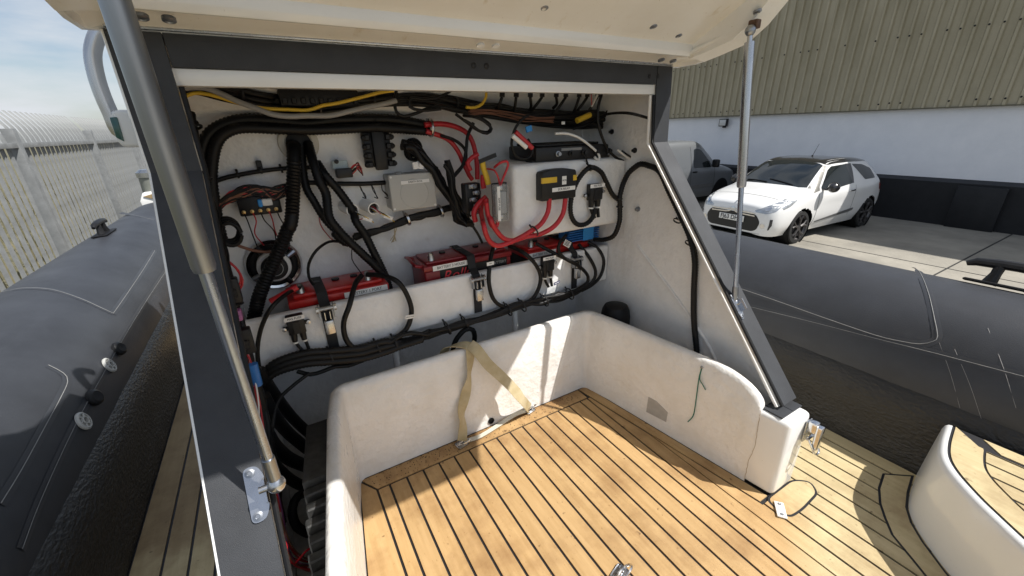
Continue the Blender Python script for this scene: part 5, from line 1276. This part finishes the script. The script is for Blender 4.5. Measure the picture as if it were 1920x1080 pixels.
# ---------------- battery leads
bl_ = 'black battery leads looping over the shelf'
def lead(label, z, pts, y, r=.0078): cable('battery_lead', label, path(z, pts, y), r, CBL, bl_)
lead('black lead looping from the port battery with the white negative tag', zD, [(1040,388,1.21),(1140,395,1.17),(1230,430),(1290,510),(1322,620),(1290,730),(1200,800),(1100,850)], 1.128)
lead('black lead dropping from the port battery in a wide loop', zD, [(1005,395,1.21),(965,450,1.17),(930,580),(893,690),(905,790),(960,855),(1060,880),(1150,858)], 1.122)
lead('black lead curving down beside the house battery right end', zE, [(690,205,1.2),(790,255),(865,335),(890,420),(855,520),(780,580),(700,600)], 1.125, .0072)
lead('black lead hanging in front of the house battery', zE, [(590,215,1.18),(572,300,1.14),(562,430),(590,540),(650,590),(740,602)], 1.125, .0072)
lead('outer black lead at the right end of the starboard battery', zE, [(1190,180,1.18),(1255,225,1.15),(1290,300),(1272,390),(1220,450),(1150,490)], 1.13, .0066)
lead('inner black lead at the right end of the starboard battery', zE, [(1130,195,1.18),(1195,275,1.14),(1238,365),(1220,430),(1160,480),(1090,510)], 1.124, .0066)
lead('black lead crossing the strap of the starboard battery', zE, [(860,190,1.18),(1000,265,1.13),(1120,325),(1190,400),(1165,470),(1080,520)], 1.118, .0066)
lead('black lead curling round the paper tag', zE, [(1050,140,1.16),(1010,190),(1005,240),(1050,290),(1130,330)], 1.122, .0062)
lead('thin black lead arching from the wall behind the port battery', zD, [(880,180,1.30),(800,180,1.29),(720,235),(672,320),(672,400),(700,450,1.22)], 1.26, .0042)
lead('black lead falling from the port battery left terminal to the harness', zD, [(620,470,1.22),(540,505,1.17),(440,590),(380,700),(350,820),(350,930),(378,1040),(420,1090)], 1.125, .0055)
for (z, pxy, rot, txt) in ((zD,(1310,655),-.1,'NEGATIVE'),(zE,(572,318),0,'NEG')):
    p = PY(*z(*pxy),1.114); tgm = tag(MB().box((-.013,-.006,0),(.013,.006,.001),0,1,facing(p,rot)).build('lead_tag', PAPER), ('white tag reading NEGATIVE on the port battery lead' if txt=='NEGATIVE' else 'small white tag on the lead before the house battery'), 'tag'); text(txt,.0052,INK,tgm,facing(p,rot)@Matrix.Translation((0,0,.0013)),ext=.0001)
p = PY(*zE(992,440),1.115); tgm = tag(MB().box((-.013,-.005,0),(.013,.005,.001),0,1,facing(p,.18)).build('lead_tag', mat('navy_tag',(.02,.03,.12),.5,var=.1)), 'dark blue printed tag on the leads below the fuse holder', 'tag')
MB().box((-.010,-.0012,.0011),(.010,.0012,.0013),0,1,facing(p,.18)).build('print_line', PAPER, tgm)
# red covered lead at the port battery
conn(zD,(600,465),(430,560),1.19,.009,REDC,'power_cable','red sleeved lead leaving the port battery left terminal','cable')
# ---------------- lower harness along the shelf
lowA = [(375,1045),(470,960),(640,905),(800,890),(1000,870),(1150,830),(1290,780),(1418,755)]
lowB = [(0,795),(200,760),(400,695),(600,640),(750,590),(900,555),(1000,535),(1100,500),(1190,450)]
for k in range(3):
    cable('conduit', 'corrugated conduit in the lower harness under the port battery', path(zD,[(x+(0 if i>1 else -6*k),y+k*34-18) for i,(x,y) in enumerate(lowA[:6])]+[(1260,815+k*12),(1400,775+k*10)],1.118-.006*k), .0115, COND, 'conduits of the lower harness', True, 'conduit')
for k in range(9):
    pts = path(zD,[(x+random.uniform(-6,6),y+random.uniform(-20,34)) for x,y in lowA[2:]],1.125+random.uniform(-.012,.012))+path(zE,[(x+random.uniform(-5,5),y+random.uniform(-22,22)*(1 if i<6 else .6)) for i,(x,y) in enumerate(lowB[1:])],1.125+random.uniform(-.012,.012))
    cable('harness_cable', 'black cable in the lower harness tied along the battery shelf', pts, random.choice((.005,.006,.0072)), CBL, 'cables of the lower harness')
for z, px, py in ((zD,815,905),(zD,1110,850),(zD,1220,820),(zE,300,725),(zE,410,690),(zE,685,610),(zE,775,585),(zE,915,552),(zE,1075,510)):
    tie(PY(*z(px,py),1.122),(1,0,.25),.024)
# slack loops below the shelf
cable('harness_cable', 'black cable slack hanging under the battery shelf', path(zD,[(600,1000),(680,1020),(760,1000),(840,970),(920,965),(1020,930)],1.13), .006, CBL)
cable('harness_cable', 'black cable coil showing under the shelf behind the webbing', path(zE,[(330,900),(350,810),(410,738),(460,738),(472,800),(440,900)],1.17), .009, CBL)
# ---------------- cable mass down the near side of the compartment
for k in range(24):
    j = lambda s=7: random.uniform(-s*1.3,s*1.3)
    pts = [(352+j(),215+j(),1.24),(352+j(),262+j(),1.22),(368+j(),330+j(),1.20),(388+j(9),400+j(),1.18),(404+j(9),470+j(),1.14),(420+j(9),540+j(),1.10),(440+j(10),610+j(),1.06),(458+j(10),680+j(),1.02),(474+j(10),740+j(),1.0),(492+j(10),820+j(),.97),(505+j(9),900+j(),.93),(520+j(9),980+j(),.90)]
    cable('harness_cable', 'black cable in the thick bundle down the near side of the compartment', path(ID, pts, 1.1, .006), random.choice((.006,.0075,.009,.012)), CBL, 'cables of the side bundle')
for k in range(8):
    j = lambda s=9: random.uniform(-s,s)
    pts = [(425+j(),560+j(),1.03),(440+j(),620+j(),1.01),(462+j(),690+j(),.98),(480+j(),760+j(),.95),(500+j(),860+j(),.90),(520+j(),960+j(),.86),(540+j(),1040+j(),.84),(600+j(),1062+j(4),.86)]
    cable('thin_wire', 'thin coloured wire straggling along the side bundle', path(ID, pts, 1.1, .004), .0017, random.choice((REDC,REDC,WHC,mat('brown_wire', (.22,.09,.05)),mat('purple_wire',(.25,.08,.22),.5,var=.2))), 'wires of the side bundle', cat='wire')
for k,(px,py) in enumerate(((352,240),(372,340),(398,440),(432,575),(466,700))): tie(PY(px,py,1.2-.04*k),(0.15,-.2,-1),.028)
for (px,py,y,m,sx,sz,lab) in ((432,545,1.02,PLB,.018,.028,'black connector housing in the side bundle above the purple clip'),(446,590,1.0,mat('purple_clip',(.34,.12,.30),.45,var=.1),.008,.012,'small purple clip in the side bundle'),(455,640,.99,PLB,.02,.03,'black relay holder in the side bundle'),(420,520,1.03,PLW,.007,.01,'small white plug at the top of the side bundle')):
    p = PY(px,py,y); t = thing('side_connector', lab, 'connector', p); MB().box((p.x-sx,p.y-.012,p.z-sz),(p.x+sx,p.y+.012,p.z+sz),.003,2).build('shell', m, t); MB().box((p.x-sx*.7,p.y-.016,p.z-sz*.5),(p.x+sx*.7,p.y-.0115,p.z+sz*.2),.002,1).build('latch', m, t)
p = PY(478,702,.97); conn(ID,(474,682),(484,722),.97,.0095,BLU,'blue_connector','dark blue barrel connector low in the side bundle')
for px,py in ((463,721),(474,750)):
    p = PY(px,py,.97); tag(MB().lathe([(.0095,-.003),(.0105,0),(.0095,.003)],p,(0.2,-.2,-1),14).build('blue_band', BLUL), 'light blue band round a cable low in the side bundle', 'band', 'light blue bands on the side bundle')
# ---------------- small electrics between gland and speaker
tsp = PY(*zA(690,850),1.30)
t = thing('terminal_strip', 'dark terminal strip with red wires above the speaker', 'terminal strip', tsp)
MB().box((tsp.x-.055,1.29,tsp.z-.022),(tsp.x+.045,1.33,tsp.z+.028),.004,2).build('strip', PLB, t)
for k in range(5):
    xx = tsp.x-.045+.019*k; MB().lathe([(.005,0),(.005,.006),(.0001,.007)], (xx,1.29,tsp.z-.010), ax, 8).build('terminal_screw', mat('brass',(.5,.34,.14),.35,.9,var=.2), t)
    MB().tube(smooth_path([V((xx,1.286,tsp.z-.010)),V((xx+.004,1.278,tsp.z-.035)),V((xx+random.uniform(-.01,.02),1.29,tsp.z-.07)),V((xx+random.uniform(-.01,.03),1.31,tsp.z-.11))],.008), .0016, 6).build('wire_tail', REDC if k % 2 else CBL, t)
MB().box((tsp.x+.002,1.278,tsp.z+.002),(tsp.x+.026,1.291,tsp.z+.020),.002,1).build('white_plug', PLW, t); MB().box((tsp.x-.008,1.278,tsp.z+.000),(tsp.x+.002,1.290,tsp.z+.020),.002,1).build('blue_plug', BLUL, t)
for k in range(26):
    j = lambda s: random.uniform(-s*1.15,s*1.15)
    pts = [(400+j(10),850+j(25)),(480+j(20),790+j(35)),(580+j(20),750+j(35)),(680+j(20),760+j(40)),(780+j(20),770+j(45)),(860+j(20),740+j(40))]
    cable('thin_wire', 'thin wire in the tangle above the terminal strip', path(zA, pts, 1.285), random.choice((.0016,.0022,.0034)), random.choice((CBL,CBL,CBL,REDC,mat('brown_wire', (.22,.09,.05)))), 'wires over the terminal strip', cat='wire')
cable('harness_cable', 'black sleeved cable clipped across the wall below the gland', path(zA,[(380,680),(460,655),(560,635),(680,615),(800,600),(900,595),(1010,590)],1.322), .0058, CBL)
for px,py in ((525,640),(680,610),(820,605)): 
    p = PY(*zA(px,py),1.318); tie(p,(1,0,.1),.009,'black clip holding the sleeved cable to the wall','clips on the sleeved cable')
cl = PY(*zA(670,575),1.325); tag(MB().box((cl.x-.007,1.32,cl.z-.014),(cl.x+.007,1.336,cl.z+.012),.002,1).build('saddle_clip', PLB), 'open black saddle clip screwed above the sleeved cable', 'clip')
rl = PY(*zA(1240,620),1.30)
t = thing('relay_socket', 'black relay socket with pale circuit board beside the fuse block', 'relay', rl)
MB().box((rl.x-.022,1.285,rl.z-.016),(rl.x+.022,1.318,rl.z+.010),.003,2).build('socket', PLB, t)
MB().box((rl.x-.026,1.305,rl.z+.008),(rl.x+.016,1.312,rl.z+.032),.001,1,None).build('circuit_board', mat('pale_board',(.45,.55,.58),.4,var=.2,vscale=60), t)
MB().lathe([(.006,0),(.006,.01),(.0001,.011)],(rl.x-.016,1.298,rl.z+.03),ax,12).build('knob', PLB, t)
for k in range(7):
    s = V((rl.x+.018,1.29,rl.z+random.uniform(-.012,.01))); MB().tube(smooth_path([s,s+V((.014,-.004,.012)),s+V((.024,0,random.uniform(-.006,.024))),s+V((.034,.01,random.uniform(-.02,.0)))],.006), .0016, 6).build('wire_tail', random.choice((WHC,REDC,CBL)), t)
cable('harness_cable', 'black taped cable running from the relay socket to the earth box', path(zA,[(960,690),(1080,695),(1200,700),(1330,700)],1.315)+path(zB,[(80,700),(180,695),(240,690)],1.315), .0068, CBL)
for px in (50,130,200):
    for k in range(2): cable('thin_wire', 'thin dark wire drooping under the taped cable', path(zB,[(px,705),(px+15+random.uniform(-10,10),745),(px+35,775+random.uniform(-10,15)),(px+45,800),(px+20,790)],1.305), .0014, CBL, 'drooping wires below the taped cable', cat='wire')
# bundle below the earth box
for k in range(14):
    j = lambda s=16: random.uniform(-s,s)
    pts = [(20+j(),1060+j()),(130+j(),1030+j()),(250+j(),985+j(18)),(350+j(),945+j(18)),(450+j(),918+j(18)),(540+j(),900+j(18)),(600+j(),880+j(18)),(680+j(),850+j(22)),(740+j(),860+j(28)),(790+j(),900+j(28))]
    cable('harness_cable', 'black cable in the bundle slung under the earth box', path(zB, pts, 1.30), random.choice((.0045,.0055,.007)), CBL, 'cables under the earth box')
for px,py in ((372,938),(597,884)): tie(PY(*zB(px,py),1.298),(1,0,.25),.022,'bright steel band clamp on the bundle under the earth box','band clamps on the earth bundle',SS,.007)
for k in range(14):
    j = lambda s=20: random.uniform(-s,s)
    pts = [(350+j(),440+j()),(430+j(),470+j()),(490+j(),540+j()),(560+j(),610+j()),(590+j(),690+j()),(650+j(),760+j()),(690+j(),850+j()),(720+j(),930+j()),(790+j(),960+j())]
    cable('harness_cable', 'black taped cable curving down beside the earth box', path(zB, pts, 1.27+random.uniform(-.02,.01)), random.choice((.006,.008,.010)), CBL, 'taped cables beside the earth box')
for (px,py,sx,sz,rot,lab) in ((430,578,.009,.010,.1,'white square tag among the taped cables'),(468,582,.007,.008,-.1,'small white tag beside the square one'),(686,808,.006,.013,.15,'white printed tag low on the taped cables'),(458,520,.007,.005,-.6,'tiny white tag near the ring lined opening')):
    p = PY(*zB(px,py),1.25); tag(MB().box((-sx,-sz,0),(sx,sz,.001),0,1,facing(p,rot)).build('cable_tag', PAPER), lab, 'tag')
for k in range(6):
    j = lambda s=10: random.uniform(-s,s)
    cable('thin_wire', 'pale thin wire in the tail hanging under the earth bundle', path(zB,[(305+j(4),960),(295+j(),1010),(290+j(5),1040),(278+j(20),1090+j(),1.31)],1.30), .0013, mat('buff_wire',(.45,.38,.25),.5,var=.2), 'tail of pale wires', cat='wire')
cable('harness_cable', 'black cable falling from the top harness to the bus bar', path(zB,[(820,290),(780,380),(770,480),(745,580),(690,650)],1.24), .0055, CBL)
cable('harness_cable', 'black cable branching from the red cables to the bus bar', path(zB,[(600,375),(680,400),(740,440),(770,490),(760,560),(700,630)],1.26), .005, CBL)
cable('harness_cable', 'black cable below the bus bar running to the battery shelf', path(zB,[(760,870),(800,960),(850,1040),(880,1100)],1.2), .0045, CBL)
cable('thin_wire', 'red wire hanging in a bow beside the speaker', path(zD,[(145,290),(210,345),(252,420),(235,480),(185,492)],1.15), .0028, REDC, cat='wire')
cable('thin_wire', 'second red wire hanging in a bow beside the speaker', path(zD,[(150,300),(225,360),(240,430),(215,470),(170,465)],1.15), .0024, REDC, cat='wire')
cable('thin_wire', 'orange brown wires running to the speaker terminals', path(zD,[(170,180),(240,210),(320,235),(400,245),(430,240)],1.27), .0042, mat('brown_wire', (.22,.09,.05)), cat='wire')
cable('thin_wire', 'thin red wire drooping down the wall right of the speaker', path(zD,[(735,0),(745,70),(785,130),(830,175),(870,185)],1.33), .0013, REDC, cat='wire')
cable('thin_wire', 'thin black wire dropping to the port battery terminal', path(zD,[(945,225),(945,290),(975,340),(1005,380)],1.27), .0016, CBL, cat='wire')
# coil near the near-side bundle
for k in range(3):
    c0 = PY(*zA(460+8*k,1010+12*k),1.20); pts = [c0+V((.022*math.cos(a),-.006*k,.028*math.sin(a))) for a in [i*.55 for i in range(12)]]
    cable('coiled_cable', 'black cable coiled beside the side bundle', pts, .0058, CBL, 'coils beside the side bundle')
for k in range(9):
    j = lambda s=18: random.uniform(-s,s)
    cable('harness_cable', 'black cable falling through the gap between earth box and bus bar', path(zB,[(640+j(),560+j()),(665+j(),650+j()),(690+j(),740+j()),(715+j(),830+j()),(745+j(),910+j()),(800+j(),965+j(),1.18)],1.235+random.uniform(-.02,.02)), random.choice((.005,.007,.009)), CBL, 'cables between the earth box and bus bar')
# ---------------- hoses and ribbed plates below, left of the well
hz = 'black hoses low in the compartment'
for lab, pts, r in (('upper black hose running behind the ribbed plates',[(200,280,1.10),(240,345,1.12),(290,415,1.15),(340,475,1.18),(400,530,1.2)],.015),
                    ('middle black hose running behind the ribbed plates',[(215,380,1.06),(255,450,1.08),(310,520,1.12),(385,585,1.15)],.016),
                    ('lower black hose running behind the ribbed plates',[(225,520,.98),(260,575,1.0),(320,625,1.05),(390,655,1.1)],.017),
                    ('lowest black hose running behind the ribbed plates',[(230,600,.95),(270,660,.98),(330,710,1.02),(395,740,1.05)],.014)):
    cable('hose', lab, path(zG, pts, 1.0), r, RUB, hz, cat='hose', n=12)
cable('hose', 'black hose lying in a loop on the white sole', path(zG,[(392,755,.98),(350,770,.96),(328,820,.94),(345,885,.92),(400,918,.92),(430,915,.95)],.95), .011, RUB, hz, cat='hose', n=12)
cable('hose', 'thin black hose branching across to the well', path(zG,[(395,290,1.12),(330,340,1.1),(275,395,1.08),(255,470,1.05),(250,540,1.02),(270,600,1.0)],1.05), .005, RUB, hz, cat='hose')
rp_ = thing('ribbed_plate_stack', 'stack of dusty black ribbed plates against the outside of the coaming', 'plate stack', PZ(610,980,.05))
tp0 = [PY(*zG(*p),.93) for p in ((390,440),(470,420))]
xw = inL(.93)-.049
wdt = .052
blk_ = [(inL(1.0)-.034-wdt,1.0),(inL(.80)-.034-wdt,.80),(inL(.80)-.034,.80),(inL(1.0)-.034,1.0)]
MB().prism([(x,y,.008) for x,y in blk_], (0,0,.292), .004, 2).build('block', FOAM, rp_)
for k in range(11):
    y1_ = .797-.026*k; top_ = .285-.013*k-.0009*k*k
    MB().box((inL(y1_)-.034-wdt+.003*(k%2),y1_-.0225,.008),(inL(y1_-.024)-.034,y1_,max(.05,top_)),.003,1).build('rib', FOAM, rp_)
for k in range(5):
    j = lambda s=6: random.uniform(-s,s)
    cable('thin_wire', 'red or brown wire lying on the sole at the foot of the post', path(zG,[(275+j(),895+j(),.80),(300+j(),960+j(),.80),(330+j(),1030+j(4),.80),(400+j(),1060+j(4),.82),(480,1062+j(4),.84)],.8), .0022, (REDC,REDC,mat('brown_wire',(.22,.09,.05)),CBL,REDC)[k], 'wires at the foot of the post', cat='wire')
cable('thin_wire', 'red wire looping up from the wires at the foot of the post', path(zG,[(310,1020,.80),(340,1030,.80),(380,985,.82),(425,955,.84),(470,930,.86)],.8), .0024, REDC, cat='wire')
# ---------------- black bucket behind the well corner
bk = PZ(1166,610,.15)
t = thing('upturned_bucket', 'black upturned bucket behind the far corner of the coaming', 'bucket', (1.059,1.03,0))
bc = V((1.059,1.03,.006))
MB().lathe([(.057,0),(.057,.06),(.056,.30),(.052,.325),(.044,.342),(.025,.350),(.0001,.351)], bc, (0,0,1), 32).build('bucket_wall', RUB, t)
MB().lathe([(.0575,.0),(.060,.006),(.0575,.014)], bc, (0,0,1), 32).build('rim', RUB, t)

# ================================================================ IN AND ROUND THE WELL
def ring_eye(px, py, lab, az=0, tilt=.7):
    p = PZ(px,py,.002); t = thing('ring_eye', lab, 'ring eye', p)
    R_ = Matrix.Translation(p)@Matrix.Rotation(az,4,'Z')
    MB().box((-.021,-.017,0),(.021,.017,.003),.004,2,R_).build('base_plate', SS, t)
    mb = MB(); mb.tube([R_@V((-.012,0,.002)),R_@V((-.010,0,.010)),R_@V((0,0,.013)),R_@V((.010,0,.010)),R_@V((.012,0,.002))],.0035,8); mb.build('saddle', SS, t)
    rr = .021; q = [R_@V((rr*math.cos(a)*1.0, math.cos(tilt)*(rr*math.sin(a)+rr*.75)*-1, .010+math.sin(tilt)*(rr*math.sin(a)+rr*.75))) for a in [2*math.pi*i/28 for i in range(29)]]
    MB().tube(q,.0030,8,False).build('ring', CHR, t)
    for sx in (-.016,.016):
        for sy in (-.011,.011): MB().lathe([(.0028,0),(.0028,.001),(.0001,.0014)], R_@V((sx,sy,.003)), (0,0,1), 8).build('screw', SSD, t)
    return p
e1 = ring_eye(866,833,'steel ring eye at the dirty end of the teak margin', .2, .55)
e2 = ring_eye(992,770,'steel ring eye holding the sunlit end of the webbing', .2, .8)
e3 = ring_eye(1163,1078,'steel ring eye standing amid the sunlit planks', .3, .9)
# webbing strap draped over the coaming
def ribbon(pts, w, wid, name='webbing_strap', m=WEB, th=.0016):
    q = smooth_path(pts,.010); ws_ = []; n = len(q)
    for i in range(n):
        t_ = i/(n-1)*(len(wid)-1); k = min(int(t_), len(wid)-2); ws_.append(V(wid[k]).lerp(V(wid[k+1]), t_-k).normalized()*w/2)
    A, B, C_, D_ = [], [], [], []
    for i,p in enumerate(q):
        d = (q[min(i+1,n-1)]-q[max(i-1,0)]).normalized(); s = ws_[i]; s = s-d*s.dot(d); s = s.normalized()*w/2; nn = d.cross(s).normalized()*th/2
        A.append(p-s-nn); B.append(p+s-nn); C_.append(p+s+nn); D_.append(p-s+nn)
    return MB().grid([A,B,C_,D_,A])
wb = thing('webbing_strap', 'grubby cream webbing strap draped over the coaming and tied to ring eyes', 'strap', V((.55,1.05,.35)))
s1 = [e1+V((0,-.004,.018)),PY(868,805,1.035),PY(866,770,1.04),PY(874,735,1.045),PY(880,700,1.045),PY(882,665,1.05),V((PY(878,640,1.06).x,1.062,.349)),V((PY(850,640,1.09).x,1.088,.350)),V((PY(835,655,1.11).x,1.112,.33)),V((PY(828,662,1.12).x,1.124,.27))]
ribbon(s1,.032,[(.9,-.3,0),(.7,.6,.1),(.85,-.5,0),(.7,.7,0),(1,.1,.1),(1,.1,0),(1,.0,.1)]).build('webbing_end', WEB, wb, smooth=60)
s2 = [V((PY(878,638,1.06).x+.004,1.060,.352)),PY(893,655,1.04),PY(915,683,1.02),PY(940,706,1.01),PY(962,728,1.0),PY(980,750,.99),e2+V((0,-.006,.014))]
ribbon(s2,.036,[(.9,.1,.5),(.5,.2,.85),(.4,.3,.85),(.3,.4,.85),(.5,.4,.7),(.7,.5,.3)]).build('webbing_end', WEB, wb, smooth=60)
s3 = [e2+V((-.006,-.004,.008)),PZ(965,778,.012),PZ(930,800,.008),PZ(900,818,.008),e1+V((.008,-.002,.010))]
ribbon(s3,.014,[(.2,.9,.2),(.4,.8,.4),(.1,.9,.1),(.4,.8,.3)],th=.003).build('webbing_end', mat('pale_webbing',(.58,.55,.46),.75,var=.2,vscale=20), wb, smooth=60)
# drain hole and debris at the foot of the coaming
dq = PY(921,790,1.058); tag(MB().lathe([(.012,0),(.012,-.003),(.009,-.003),(.008,.0),(.0001,.0)], dq+V((0,.001,.002)), (0,1,0), 16).build('drain_hole', RUB), 'small black drain hole at the foot of the coaming between the ring eyes', 'drain')
rb = random.Random(9); dm = MB()
for k in range(420):
    u = rb.random()**1.3; x = .07+.84*rb.random(); y = 1.056-.055*u
    if rb.random() < .35 and x > .4: continue
    r = rb.uniform(.0006,.0018); p = V((x,y,.0005)); dm.lathe([(r,0),(r*.7,r*.8),(.0001,r)], p, (0,0,1), 5)
tag(dm.build('grit', mat('dark_grit',(.06,.045,.03),.9,var=.5,vscale=300)), 'dark grit and leaf litter gathered along the back teak margin', 'grit', kind='stuff')
# green twine through a hole in the coaming
gp = on_right(1317,688,.002)
tw = thing('green_twine', 'short length of green twine hanging from a hole in the coaming', 'twine', gp)
MB().tube(smooth_path([on_right(1317,688,.001),on_right(1313,705,.006),on_right(1308,735,.004),on_right(1304,765,.004),on_right(1300,780,.004),on_right(1291,790,.004)],.006),.0016,6).build('long_end', GREEN, tw)
MB().tube(smooth_path([on_right(1316,690,.003),on_right(1314,708,.007),on_right(1319,720,.005),on_right(1324,730,.004)],.006),.0016,6).build('short_end', GREEN, tw)
MB().lathe([(.0045,0),(.0045,-.003),(.0025,-.0035),(.0001,-.001)], gp, (1,.137,0), 10).build('hole_grommet', SSD, tw)
# over-centre latch on the foot block
lt = thing('toggle_latch', 'stainless toggle latch on the front of the foot block', 'latch', (1.135,.36,.2))
lx0 = 1.138
MB().box((lx0-.014,.3595,.165),(lx0+.014,.3645,.235),.002,1).build('base_plate', SS, lt)
MB().box((lx0-.013,.338,.205),(lx0+.013,.3598,.238),.005,2).build('knuckle', CHR, lt)
MB().box((lx0-.011,.326,.158),(lx0+.011,.340,.232),.003,2).build('lever', CHR, lt)
MB().tube(smooth_path([V((lx0-.012,.352,.19)),V((lx0-.013,.335,.165)),V((lx0-.010,.325,.148)),V((lx0+.010,.325,.148)),V((lx0+.013,.335,.165)),V((lx0+.012,.352,.19))],.006),.0026,8).build('bail_wire', CHR, lt)
MB().cyl((lx0-.016,.35,.185),(lx0+.016,.35,.185),.004,10).build('pivot_pin', SSD, lt)
